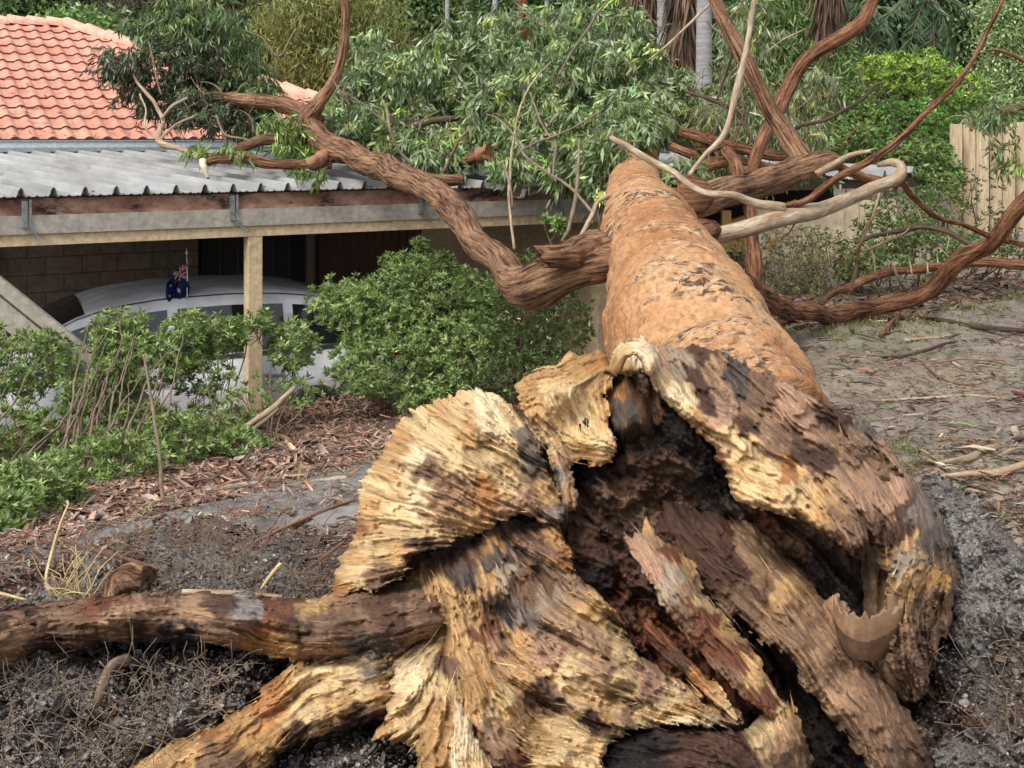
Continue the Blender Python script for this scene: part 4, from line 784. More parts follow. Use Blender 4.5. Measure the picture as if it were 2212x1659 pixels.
relief('wood_spear', [(985, 1512), (1000, 1522), (1008, 1560), (1030, 1600), (1060, 1650), (1075, 1720), (972, 1720), (972, 1640), (976, 1560)], [(985, 1515, 4.0), (1000, 1600, 3.85), (1010, 1720, 3.72), (1060, 1680, 3.78), (975, 1680, 3.78)],
       [(990, 1600, 82)], [(990, 1560, 'cream'), (1000, 1640, 'cream'), (1040, 1670, 'pale'), (980, 1700, 'cream')], thick=.06, step=2, amp=.02, terr=.012, lump=.01, curl=.05, ragged=5, seed=707, colvar=.2, **rp)
relief('splintered_slab', [(1398, 1112), (1412, 1140), (1430, 1162), (1470, 1180), (1500, 1215), (1525, 1280), (1570, 1330), (1625, 1400), (1665, 1465), (1695, 1520), (1705, 1560), (1660, 1552), (1600, 1500), (1540, 1440), (1480, 1370), (1430, 1300), (1380, 1225), (1345, 1158), (1385, 1148)],
       [(1398, 1112, 5.7), (1400, 1170, 5.4), (1500, 1230, 5.35), (1350, 1160, 5.5), (1450, 1270, 5.1), (1550, 1350, 5.1), (1600, 1450, 4.85), (1700, 1550, 4.75), (1500, 1380, 5.0)],
       [(1430, 1180, 60), (1500, 1300, 60), (1600, 1420, 52), (1680, 1530, 60)],
       [(1400, 1130, 'tan'), (1370, 1165, 'pink'), (1420, 1170, 'mid'), (1450, 1190, 'rust'), (1490, 1215, 'tan'), (1420, 1220, 'pink'), (1450, 1260, 'lg'), (1490, 1280, 'mid'), (1520, 1300, 'pale'), (1500, 1330, 'rust'), (1540, 1350, 'rust'), (1570, 1350, 'tan'), (1540, 1400, 'rust'), (1600, 1430, 'rust'), (1640, 1450, 'tan'), (1480, 1340, 'brown'), (1580, 1460, 'brown'), (1650, 1520, 'rust'), (1690, 1530, 'pale')],
       thick=.09, step=2.4, amp=.022, terr=.03, lump=.03, curl=.06, seed=808, warp=12, ragged=6, **rp)
relief('thin_splinter', [(1400, 1340), (1440, 1370), (1500, 1430), (1560, 1490), (1600, 1550), (1585, 1555), (1520, 1500), (1450, 1440), (1390, 1370)], [(1400, 1350, 5.2), (1500, 1450, 4.95), (1590, 1550, 4.7), (1450, 1420, 5.05)], [(1500, 1450, 48)],
       [(1430, 1370, 'rust'), (1500, 1440, 'orange'), (1560, 1500, 'tan'), (1470, 1440, 'dk'), (1590, 1545, 'pale')], thick=.05, step=2.6, seed=818, ragged=5, terr=.02, **rp)
relief('long_root', [(1440, 1075), (1540, 1105), (1610, 1125), (1700, 1190), (1760, 1250), (1790, 1300), (1830, 1360), (1885, 1425), (1955, 1515), (2010, 1600), (2030, 1720), (1915, 1720), (1880, 1650), (1830, 1590), (1760, 1500), (1700, 1420), (1620, 1365), (1540, 1300), (1490, 1230), (1420, 1150)],
       [(1500, 1110, 6.0), (1600, 1150, 5.85), (1550, 1200, 5.6), (1700, 1290, 5.3), (1740, 1270, 5.55), (1660, 1320, 5.3), (1800, 1420, 5.0), (1860, 1430, 5.15), (1900, 1550, 4.7), (1990, 1620, 4.75), (1870, 1560, 4.75), (1970, 1720, 4.45)],
       [(1550, 1170, 42), (1700, 1300, 45), (1850, 1480, 52), (1950, 1620, 58)],
       [(1500, 1130, 'dk'), (1560, 1160, 'dk'), (1620, 1190, 'mid'), (1580, 1210, 'dk'), (1660, 1230, 'mid'), (1690, 1290, 'tan'), (1640, 1290, 'brown'), (1720, 1330, 'mid'), (1760, 1390, 'mid'), (1740, 1360, 'brown'), (1810, 1430, 'brown'), (1840, 1480, 'mid'), (1880, 1540, 'brown'), (1900, 1480, 'brown'), (1930, 1600, 'brown'), (1980, 1680, 'dk')],
       thick=.2, step=2.8, amp=.02, terr=.035, lump=.045, curl=.12, ew=40, seed=909, ragged=9, **rp)
relief('inner_wall', [(1850, 1120), (1930, 1150), (1985, 1220), (1990, 1350), (1985, 1520), (1900, 1500), (1860, 1420), (1880, 1330), (1870, 1230)], [(1870, 1140, 5.9), (1970, 1230, 5.7), (1980, 1500, 5.2), (1880, 1450, 5.25), (1890, 1300, 5.6)], [(1920, 1300, 85)],
       [(1880, 1180, 'brown'), (1930, 1230, 'dk'), (1900, 1290, 'mid'), (1950, 1330, 'brown'), (1900, 1380, 'dk'), (1950, 1450, 'brown'), (1890, 1450, 'dk')], thick=.15, step=3, seed=969, lump=.06, **rp)
relief('bark_flap', [(1780, 1295), (1830, 1300), (1850, 1350), (1880, 1400), (1900, 1440), (1850, 1430), (1800, 1380)], [(1790, 1300, 5.4), (1850, 1370, 5.2), (1890, 1435, 5.1), (1810, 1370, 5.3)], [(1830, 1360, 55)],
       [(1810, 1330, 'mid'), (1860, 1400, 'brown')], thick=.05, seed=919, **rp)
relief('flaky_rim', [(1935, 1195), (1975, 1180), (2010, 1210), (2050, 1240), (2058, 1275), (2020, 1310), (2010, 1340), (2012, 1400), (1990, 1480), (1955, 1475), (1930, 1430), (1935, 1380), (1950, 1310), (1930, 1260)],
       [(1950, 1200, 5.2), (2050, 1260, 5.35), (1960, 1300, 5.0), (2000, 1400, 5.0), (1950, 1440, 4.85)], [(1980, 1250, 100), (1970, 1400, 85)],
       [(1960, 1220, 'lg'), (1990, 1250, 'tan'), (2030, 1260, 'ochre'), (1960, 1290, 'tan'), (1990, 1310, 'brown'), (1960, 1360, 'mid'), (1990, 1390, 'dk'), (1970, 1430, 'brown'), (1945, 1400, 'brown')], thick=.1, step=2.5, amp=.04, terr=.05, clump=.015, seed=929, ragged=10, **rp)
relief('torn_root_end', [(1690, 1500), (1715, 1515), (1740, 1580), (1760, 1660), (1770, 1720), (1300, 1720), (1330, 1600), (1440, 1580), (1560, 1582), (1640, 1590), (1665, 1555)],
       [(1700, 1510, 4.9), (1740, 1640, 4.7), (1650, 1600, 4.55), (1500, 1590, 4.55), (1350, 1610, 4.4), (1500, 1720, 4.35), (1750, 1720, 4.5)], [(1700, 1580, 75), (1500, 1650, 10)],
       [(1700, 1530, 'tan'), (1650, 1575, 'pale'), (1720, 1600, 'mid'), (1700, 1650, 'brown'), (1600, 1620, 'dk'), (1500, 1630, 'dk'), (1400, 1650, 'black'), (1600, 1700, 'black'), (1740, 1700, 'dk')], thick=.2, step=3, seed=939, lump=.05, **rp)
# curled bowl of wood
ang = np.linspace(-.55, math.pi+.65, 60); hh = np.linspace(0, 1, 34); A_, H_ = np.meshgrid(ang, hh); c0 = at(1868, 1330, 5.05)
rad = (.105+.012*fbm(np.stack([A_*1.5, H_*2, 0*A_], -1), 2, 8)*.5)*(1+.1*np.cos(A_))*(1-.35*(1-H_)**2); topj = .022*np.abs(fbm(np.stack([A_*9, 0*A_, 0*A_], -1), 4, 5))*sm(.8, 1, H_)+.02*np.sin(A_*1.5)*H_
Vb = np.stack([c0[0]+rad*np.cos(A_)*1.0, c0[1]-rad*np.sin(A_)*.8, c0[2]-.115+.17*H_+topj-.05*np.sin(np.clip(A_, 0, math.pi))*H_], -1).reshape(-1, 3); Vi = Vb*1.0; Vi[:, 0] = c0[0]+(Vb[:, 0]-c0[0])*.86; Vi[:, 1] = c0[1]+(Vb[:, 1]-c0[1])*.86
i = np.arange(60*34).reshape(34, 60); q = np.stack([i[:-1, :-1], i[:-1, 1:], i[1:, 1:], i[1:, :-1]], -1).reshape(-1, 4); n_ = 60*34
rimf = np.concatenate([np.stack([i[-1, :-1], i[-1, 1:], i[-1, 1:]+n_, i[-1, :-1]+n_], -1), np.stack([i[:-1, 0], i[1:, 0], i[1:, 0]+n_, i[:-1, 0]+n_], -1), np.stack([i[:-1, -1], i[1:, -1], i[1:, -1]+n_, i[:-1, -1]+n_], -1)])
cb = np.where((H_ > .62+.12*np.sin(A_*2+1)).reshape(-1, 1), np.array([PAL['mid']])*.8, np.array([PAL['brown']])*.6)*(1+.18*fbm(np.stack([A_*5, H_*3, 0*A_], -1), 4, 6)).reshape(-1, 1); mesh('curled_wood', np.vstack([Vb, Vi]), np.vstack([q, q[:, ::-1]+n_, rimf]), M['chip'], tree, True, col=np.vstack([cb, cb*1.1]))
# surface roots
M['root'] = surf('root_bark', [(.25, (.045, .022, .018)), (.42, (.12, .06, .045)), (.58, (.235, .125, .08)), (.78, (.40, .24, .13))], 7, .85, 'fib', (2.2, 2.2, .28), 1, .02, dark=((.07, .05, .045), 3, .55, .68))
tube('root', [(-900, 1560, 60, 4.7), (-560, 1500, 90, 4.75), (-300, 1450, 118, 4.8), (-100, 1415, 130, 4.85), (60, 1375, 105, 4.95)], M['root'], tree, sides=40, step=.02, rough=.14, nsc=9, wob=.02, seed=5)
relief('root', [(-130, 1345), (0, 1318), (120, 1298), (250, 1286), (400, 1284), (520, 1288), (620, 1296), (700, 1290), (800, 1270), (900, 1255), (960, 1290), (950, 1380), (850, 1410), (760, 1425), (640, 1425), (540, 1412), (440, 1395), (300, 1388), (170, 1396), (80, 1420), (0, 1450), (-130, 1500)],
       [(-130, 1345, 4.95), (100, 1300, 5.1), (400, 1284, 5.2), (700, 1292, 5.15), (900, 1260, 5.35), (0, 1385, 4.55), (250, 1340, 4.75), (500, 1350, 4.7), (700, 1360, 4.65), (900, 1340, 4.9), (-130, 1490, 4.75), (80, 1420, 4.85), (300, 1388, 4.95), (540, 1412, 4.9), (760, 1425, 4.8)],
       [(0, 1380, -12), (200, 1340, -6), (400, 1335, 3), (600, 1360, 8), (800, 1350, -3)],
       [(-60, 1390, 'brown'), (0, 1340, 'dk'), (60, 1380, 'mid'), (120, 1330, 'brown'), (180, 1370, 'brown'), (100, 1400, 'dk'), (260, 1335, 'mid'), (330, 1325, 'mid'), (230, 1300, 'rust'), (350, 1295, 'brown'), (300, 1370, 'dk'), (400, 1380, 'black'), (420, 1330, 'mid'), (470, 1310, 'dk'), (480, 1350, 'brown'), (500, 1390, 'brown'), (560, 1400, 'ochre'), (620, 1412, 'ochre'), (540, 1320, 'soil'), (560, 1350, 'rust'), (600, 1300, 'rust'), (640, 1350, 'dk'), (690, 1330, 'brown'), (680, 1312, 'tan'), (700, 1390, 'brown'), (760, 1340, 'brown'), (780, 1400, 'char'), (850, 1320, 'dk'), (900, 1300, 'brown'), (900, 1370, 'brown')],
       thick=.3, step=2.6, amp=.022, terr=.03, lump=.05, curl=.20, ew=62, seed=5, ragged=6, warp=22, **rp)
relief('root', [(805, 1395), (840, 1430), (850, 1500), (835, 1555), (760, 1572), (700, 1590), (640, 1608), (590, 1640), (560, 1720), (180, 1720), (280, 1640), (400, 1600), (470, 1560), (540, 1520), (590, 1470), (650, 1430), (730, 1405)],
       [(800, 1400, 4.85), (840, 1500, 4.55), (700, 1440, 4.75), (700, 1560, 4.4), (580, 1500, 4.65), (560, 1600, 4.35), (450, 1570, 4.55), (300, 1660, 4.35), (420, 1680, 4.1), (200, 1720, 4.25), (500, 1720, 4.0)],
       [(750, 1480, -15), (600, 1520, -30), (450, 1600, -30), (350, 1680, -35)],
       [(780, 1420, 'grey'), (820, 1480, 'tan'), (740, 1470, 'pale'), (690, 1480, 'pale'), (640, 1470, 'tan'), (600, 1490, 'orange'), (650, 1530, 'pale'), (720, 1530, 'tan'), (560, 1540, 'orange'), (500, 1570, 'ochre'), (580, 1590, 'ochre'), (450, 1590, 'orange'), (400, 1620, 'tan'), (450, 1650, 'brown'), (350, 1650, 'tan'), (480, 1680, 'dk'), (300, 1700, 'ochre'), (640, 1590, 'dk'), (760, 1565, 'dk')],
       thick=.2, step=2.8, amp=.02, terr=.04, lump=.05, curl=.16, ew=45, seed=959, ragged=9, **rp)
tube('root', [(232, 1300, 20, 5.4), (250, 1262, 46, 5.5), (285, 1245, 56, 5.5), (315, 1250, 48, 5.45)], M['wood2'] if 'wood2' in M else M['bark'], tree, sides=20, step=.015, rough=.2, nsc=20, jag=.03)
tube('root', [(205, 1560, 16, 4.75), (215, 1500, 22, 4.7), (240, 1440, 22, 4.75), (275, 1425, 24, 4.85)], M['twig'], tree, sides=10, step=.02, rough=.2)
# ---- soil
soil = dict(mat='soil', fibre=.25, clump=.032, ragged=14, terr=.02, curl=.22, ew=60, colvar=.3)
o = relief('soil', [(-80, 1400), (100, 1390), (250, 1385), (420, 1390), (560, 1400), (620, 1430), (600, 1480), (540, 1530), (470, 1570), (400, 1610), (300, 1660), (200, 1740), (-80, 1740)],
       [(-80, 1400, 5.1), (250, 1390, 5.3), (560, 1410, 5.2), (300, 1500, 4.95), (50, 1480, 4.8), (540, 1520, 4.9), (200, 1720, 4.1), (-80, 1740, 4.0), (0, 1600, 4.35), (380, 1600, 4.6)],
       [(200, 1500, 0)], [(50, 1430, 'soil'), (150, 1450, 'soilg'), (100, 1520, 'soilg'), (300, 1420, 'black'), (400, 1450, 'soil'), (500, 1440, 'black'), (480, 1500, 'soilg'), (350, 1530, 'soil'), (250, 1560, 'soilb'), (100, 1620, 'soil'), (30, 1560, 'soil'), (200, 1640, 'soilb'), (400, 1580, 'soilg'), (0, 1680, 'soil')], thick=.5, step=3, lump=.12, seed=11, **soil); tag(o, kind='structure')
o = relief('soil', [(520, 1660), (600, 1600), (700, 1580), (800, 1570), (900, 1580), (950, 1740), (380, 1740)], [(520, 1660, 4.6), (700, 1590, 4.7), (900, 1590, 4.7), (700, 1740, 4.0), (500, 1740, 4.1)], [(600, 1650, 0)],
       [(650, 1620, 'char'), (750, 1620, 'soil'), (850, 1620, 'black'), (600, 1700, 'soil'), (800, 1690, 'char')], thick=.4, step=3, lump=.08, seed=12, **{**soil, 'curl': .15}); tag(o, kind='structure')
o = relief('soil', [(1985, 1055), (2040, 1040), (2110, 1070), (2170, 1110), (2230, 1180), (2300, 1250), (2300, 1760), (1800, 1760), (1900, 1600), (1960, 1480), (2000, 1400), (2040, 1300), (2050, 1200)],
       [(2000, 1060, 6.6), (2150, 1110, 6.6), (2300, 1250, 6.1), (2080, 1200, 6.0), (2050, 1350, 5.6), (2200, 1400, 5.5), (1990, 1500, 5.3), (2280, 1550, 4.9), (2100, 1600, 4.9), (1950, 1740, 4.75), (2250, 1740, 4.3)],
       [(2100, 1300, 70), (2100, 1500, 50), (2200, 1650, 30)], [(2050, 1080, 'soil'), (2080, 1130, 'soilg'), (2150, 1160, 'soil'), (2100, 1220, 'soilg'), (2060, 1300, 'soil'), (2120, 1300, 'soilg'), (2200, 1280, 'soilg'), (2030, 1420, 'char'), (2100, 1400, 'soilg'), (2180, 1420, 'grey'), (2040, 1500, 'char'), (2090, 1550, 'brown'), (2140, 1500, 'soil'), (2200, 1520, 'soilb'), (2060, 1640, 'soilg'), (2150, 1640, 'soil'), (1960, 1640, 'black'), (2200, 1680, 'dk')], thick=.5, step=3, lump=.12, seed=13, **{**soil, 'terr': .05}); tag(o, kind='structure')
o = relief('soil', [(-80, 1340), (60, 1290), (140, 1250), (180, 1200), (250, 1150), (330, 1125), (430, 1115), (520, 1150), (600, 1160), (680, 1165), (760, 1190), (800, 1260), (760, 1350), (-80, 1430)],
       [(-80, 1340, 5.9), (150, 1250, 6.0), (300, 1130, 6.7), (500, 1140, 6.6), (700, 1170, 6.4), (780, 1260, 5.7), (400, 1240, 5.95), (200, 1330, 5.45), (600, 1280, 5.6), (0, 1400, 5.4), (700, 1340, 5.35)],
       [(400, 1200, 0)], [(100, 1290, 'soil'), (50, 1330, 'soilb'), (200, 1260, 'soil'), (300, 1170, 'brown'), (400, 1140, 'soilb'), (350, 1220, 'soil'), (450, 1230, 'soil'), (520, 1180, 'soilb'), (600, 1190, 'soil'), (660, 1180, 'soilb'), (700, 1230, 'soilb'), (560, 1260, 'soil'), (300, 1290, 'soilb')], thick=.4, step=3, lump=.10, seed=14, **soil); tag(o, kind='structure')

# ================================================================== FOLIAGE OF THE FALLEN TREE
def hang(rg, n, d=(0, 0, -1), spread=.6):
    v = np.array(d)[None]+rg.normal(0, spread, (n, 3)); return v/np.linalg.norm(v, axis=1)[:, None]
def gum_foliage(name, blobs, dens, length=.115, width=.022, cols=(.10, .155, .06), parent=tree, seed=1, droop=.75, alt=(.30, .36, .26), mat='leaf'):
    rg = np.random.default_rng(seed); Ps, Ds, Cs = [], [], []; tw = []
    for (px, py, Y, rx, ry, rd, k) in blobs:
        c = at(px, py, Y); r = (rx/F*Y*S, rd, ry/F*Y*S); ncl = int(dens*k)
        cc = ellips(ncl, c, r, rg, .15)
        for q in cc:
            m = rg.integers(14, 30); dirc = rg.normal(0, 1, 3); dirc[2] = dirc[2]*.5-.2; dirc /= np.linalg.norm(dirc); L = rg.uniform(.12, .3)
            f = rg.random(m); p = q+dirc*(f[:, None]-.3)*L+rg.normal(0, .02, (m, 3)); p[:, 2] -= .12*f**2*L
            Ps.append(p); Ds.append(hang(rg, m, dirc*.45+np.array([0, 0, -droop]), .45)); tone = math.exp(rg.normal(0, .36)); yel = rg.random() < .2
            b = np.array(cols)*tone*(np.array([1.5, 1.35, .9]) if yel else 1); Cs.append(leafcols(m, b, .22, None, alt, .10, rg))
            if rg.random() < .35: tw.append([(*(q-dirc*L*.3), .0035), (*(q+dirc*L*.3-[0, 0, .01]), .003), (*(q+dirc*L*.8-[0, 0, .05]), .0015)])
    o = leaves(name, np.concatenate(Ps), np.concatenate(Ds), length, width, np.concatenate(Cs), mat, parent, wob=.12)
    if tw and parent is not None: tubes('twig', tw, M['twig'], parent, px=False, sides=4, step=.08)
    return o
# px, py, Y, radius px x, radius px y, depth m, weight
gum_foliage('foliage', [(1100, 90, 18.5, 180, 95, 1.0, 1.3), (1250, 60, 18, 170, 80, 1.0, 1.2), (1180, 180, 17, 190, 90, .9, 1.8), (1000, 150, 18.5, 140, 90, 1, 1.3), (860, 200, 18.5, 140, 90, 1, 1.5), (760, 230, 18.5, 70, 70, .8, .7),
                        (1320, 150, 16.5, 150, 90, .8, 1.4), (1350, 90, 17.5, 60, 80, .6, .5), (1080, 260, 16.6, 120, 70, .7, 1.2), (1230, 260, 16.2, 120, 80, .7, 1.4), (1360, 240, 15.2, 90, 60, .5, .9), (1160, 320, 15.6, 90, 50, .5, .9),
                        (1270, 330, 15.2, 60, 55, .4, .8), (900, 290, 17.2, 120, 50, .6, .9), (800, 150, 19, 80, 90, .8, .7), (1000, 310, 16.5, 80, 40, .5, .5)], 125, length=.115, width=.030, cols=(.175, .24, .108), seed=21)
gum_foliage('foliage', [(1440, 200, 16, 70, 70, .6, .6), (1330, 370, 13.8, 22, 30, .2, .15), (1530, 270, 17, 90, 70, .7, .6), (1620, 220, 18, 90, 50, .8, .5), (1500, 210, 18, 80, 50, .8, .4), (1480, 365, 12.5, 40, 30, .2, .25), (1560, 300, 15.5, 60, 30, .4, .3), (1340, 290, 14.6, 60, 40, .4, .5), (1400, 240, 15.0, 60, 50, .4, .5), (1300, 400, 13.2, 20, 30, .2, .12)], 95, width=.03, cols=(.17, .215, .095), seed=22)
_r = np.random.default_rng(5); RAG = [(x_, y_, 16.4+.5*_r.random(), _r.uniform(12, 34), _r.uniform(10, 24), .2, _r.uniform(.10, .22)) for x_, y_ in [(250, 115), (262, 150), (285, 130), (300, 165), (310, 120), (330, 150), (345, 190), (350, 120), (370, 165), (385, 215), (400, 140), (390, 185), (420, 200), (300, 205), (330, 235), (420, 240), (450, 215), (500, 250), (530, 280), (470, 270), (540, 235), (380, 245), (240, 145), (340, 95), (390, 105)]]
gum_foliage('foliage', RAG+[(480, 180, 17.2, 80, 60, .3, .9), (460, 240, 16.4, 60, 30, .4, .5), (430, 130, 17.0, 60, 50, .3, .6)], 95, length=.09, width=.02, cols=(.07, .092, .045), alt=(.24, .24, .17), seed=23)
gum_foliage('foliage', [(760, 270, 16.6, 90, 50, .5, 1.2), (700, 240, 16.8, 40, 40, .3, .3), (860, 310, 16.2, 90, 40, .4, .9), (950, 340, 15.8, 60, 30, .3, .4), (1120, 350, 14.6, 70, 35, .3, .5), (1230, 370, 14.0, 60, 30, .3, .4), (1290, 340, 13.6, 40, 50, .3, .4), (1390, 270, 13.6, 50, 35, .3, .5), (1350, 250, 13.8, 40, 40, .3, .4), (1325, 315, 12.8, 25, 40, .15, .25)], 95, length=.115, width=.028, cols=(.17, .235, .105), seed=27)
gum_foliage('foliage', [(1590, 140, 15.5, 40, 40, .4, .3), (1520, 260, 15, 60, 50, .4, .7), (1650, 260, 15.2, 60, 60, .4, .5), (1760, 200, 15.5, 60, 60, .5, .6), (1740, 290, 14.8, 50, 40, .3, .5), (1620, 60, 16, 60, 60, .5, .5), (1560, 350, 14.2, 60, 25, .3, .3)], 70, length=.12, width=.020, cols=(.15, .185, .09), alt=(.4, .38, .26), seed=28, droop=1.1)
gum_foliage('foliage', [(450, 60, 17.6, 110, 80, .7, 1.3), (520, 150, 17.6, 60, 80, .5, .8), (400, 30, 17.6, 60, 60, .6, .6), (560, 210, 17, 40, 50, .4, .5), (330, 60, 17.8, 60, 50, .4, .5)], 90, length=.13, width=.022, cols=(.095, .15, .06), alt=(.16, .2, .12), seed=24, droop=1.2)
gum_foliage('foliage', [(630, 290, 15.7, 40, 45, .3, .4), (590, 270, 15.9, 40, 30, .3, .3), (500, 328, 15, 45, 14, .15, .16), (640, 330, 15.5, 50, 14, .2, .2), (430, 322, 15, 30, 10, .1, .08), (700, 370, 14.4, 25, 8, .1, .05), (640, 367, 14.6, 25, 6, .1, .04)], 62, cols=(.14, .22, .06), alt=(.3, .42, .16), seed=25)
gum_foliage('foliage', [(2140, 240, 15, 60, 40, .3, .3), (2180, 330, 14.5, 25, 50, .2, .15), (2120, 250, 14.5, 40, 20, .2, .15), (1720, 380, 12, 60, 12, .2, .1)], 55, length=.10, cols=(.12, .17, .07), seed=26)
# bare twigs standing in front of the crown
T_ = [
 [(700, 0, 0, 0)],
]
rtw = np.random.default_rng(77)
def auto_twigs(region, n, Yr, mat, lo=40, hi=130):
    for k in range(n):
        x = rtw.uniform(region[0], region[2]); y = rtw.uniform(region[1], region[3]); Y0 = rtw.uniform(*Yr); a = rtw.uniform(-2.6, -.5); L = rtw.uniform(lo, hi); w0 = rtw.uniform(3, 6)
        P_ = [(x, y, w0, Y0)]
        for j in range(4): a += rtw.normal(0, .35); x += math.cos(a)*L/4; y += math.sin(a)*L/4; P_.append((x, y, w0*(1-.2*(j+1)), Y0+rtw.normal(0, .05)))
        tube('twig', P_, M[mat], tree, sides=6, step=.05, rough=.05, wob=.015, seed=k)
auto_twigs((1480, 180, 1780, 400), 26, (12.5, 15), 'twig'); auto_twigs((1500, 280, 1900, 400), 12, (12.5, 14), 'twigred'); auto_twigs((700, 200, 1300, 380), 18, (14.2, 15.5), 'twig', 30, 90); auto_twigs((1850, 480, 2180, 620), 14, (12.3, 13.6), 'barkgrey', 40, 100); auto_twigs((300, 180, 560, 300), 10, (15.6, 16.4), 'twig', 30, 80)
tw = [[(830, 215, 3, 14.6), (838, 240, 5, 14.6), (843, 280, 7, 14.6), (862, 325, 7, 14.7), (893, 358, 8, 14.8)], [(745, 200, 2, 14.8), (790, 230, 3, 14.7), (840, 270, 4, 14.6)],
      [(1052, 245, 4, 13), (1078, 255, 5, 13), (1110, 295, 6, 12.8), (1130, 335, 6, 12.7), (1180, 370, 6, 12.3), (1225, 400, 7, 12), (1255, 430, 7, 11.8), (1280, 460, 8, 11.6)], [(1145, 200, 4, 13.4), (1162, 250, 5, 13.2), (1180, 285, 6, 13), (1198, 310, 6, 12.9), (1199, 380, 6, 12.6)],
      [(1190, 130, 3, 14), (1150, 175, 4, 13.8), (1128, 215, 5, 13.6), (1113, 260, 5.5, 13.3), (1106, 320, 6, 13), (1104, 380, 6, 12.6), (1102, 440, 6.5, 12.3), (1112, 540, 7, 12)], [(1325, -10, 5, 14.4), (1290, 30, 6, 14.2), (1272, 60, 6, 14), (1240, 110, 5, 13.8), (1210, 165, 4, 13.8)], [(1085, 355, 6, 12.8), (1097, 390, 7, 12.5), (1104, 450, 7, 12.3)],
      [(1255, 300, 5, 12.4), (1250, 370, 8, 12.2), (1243, 430, 9, 11.8), (1228, 490, 9, 11.4), (1215, 520, 8, 11)], [(1330, 420, 10, 10.6), (1290, 440, 9, 10.8), (1275, 470, 11, 10.6), (1255, 510, 11, 10.2)],
      [(1010, 280, 6, 14), (990, 300, 7, 14), (975, 340, 8, 14.1), (960, 372, 9, 14.2)], [(955, 322, 3, 14), (975, 340, 4, 14.1)], [(1300, 240, 4, 13), (1230, 280, 5, 12.9), (1150, 310, 5, 12.9), (1110, 335, 4, 12.8)],
      [(1540, 0, 5, 14), (1500, 40, 7, 14), (1460, 80, 6, 14), (1400, 130, 5, 14)], [(1100, -10, 3, 14), (1170, 60, 4, 14), (1200, 40, 4, 14)], [(1350, 20, 3, 15), (1320, 90, 3, 15), (1380, 160, 4, 15)],
      [(1850, 140, 3, 12), (1868, 200, 3, 12)], [(1900, 415, 5, 12.3), (1885, 470, 6, 12.3), (1862, 520, 7, 12.4), (1850, 570, 8, 12.6), (1836, 630, 9, 12.8)], [(1945, 450, 4, 12.2), (1960, 480, 5, 12.3), (1958, 500, 5, 12.3), (1900, 530, 6, 12.4), (1862, 545, 5, 12.4)],
      [(1920, 440, 3, 12.2), (1880, 480, 4, 12.3), (1865, 505, 4, 12.3)], [(1925, 565, 6, 12.2), (1940, 600, 7, 12.2), (1957, 627, 7, 12.4)], [(1480, 205, 4, 14), (1560, 215, 6, 14)], [(1440, 80, 3, 14), (1400, 30, 3, 14), (1380, -5, 3, 14)],
      [(1480, 500, 3, 9.2), (1500, 515, 4, 9.2)], [(1730, 460, 4, 9.5), (1705, 500, 3, 9.6), (1690, 510, 2, 9.6)], [(1740, 65, 3, 13), (1690, 90, 3, 13), (1660, 110, 3, 13)], [(2060, 250, 4, 14), (2090, 255, 5, 14), (2098, 285, 5, 14)],
      [(640, 60, 4, 17), (600, 120, 5, 17), (560, 80, 4, 17), (500, 60, 3, 17)], [(320, 90, 3, 16.2), (335, 150, 4, 16), (350, 205, 4, 15.9)], [(420, 250, 5, 15.6), (380, 270, 6, 15.5), (350, 300, 6, 15.4)], [(470, 250, 5, 15.6), (485, 290, 5, 15.4), (530, 300, 5, 15.2), (545, 315, 4, 15.2)]]
for k, t_ in enumerate(tw): tube('twig', t_, M['twig'] if k % 4 else M['barkgrey'], tree, sides=6, step=.04, rough=.05, wob=.012, seed=k)

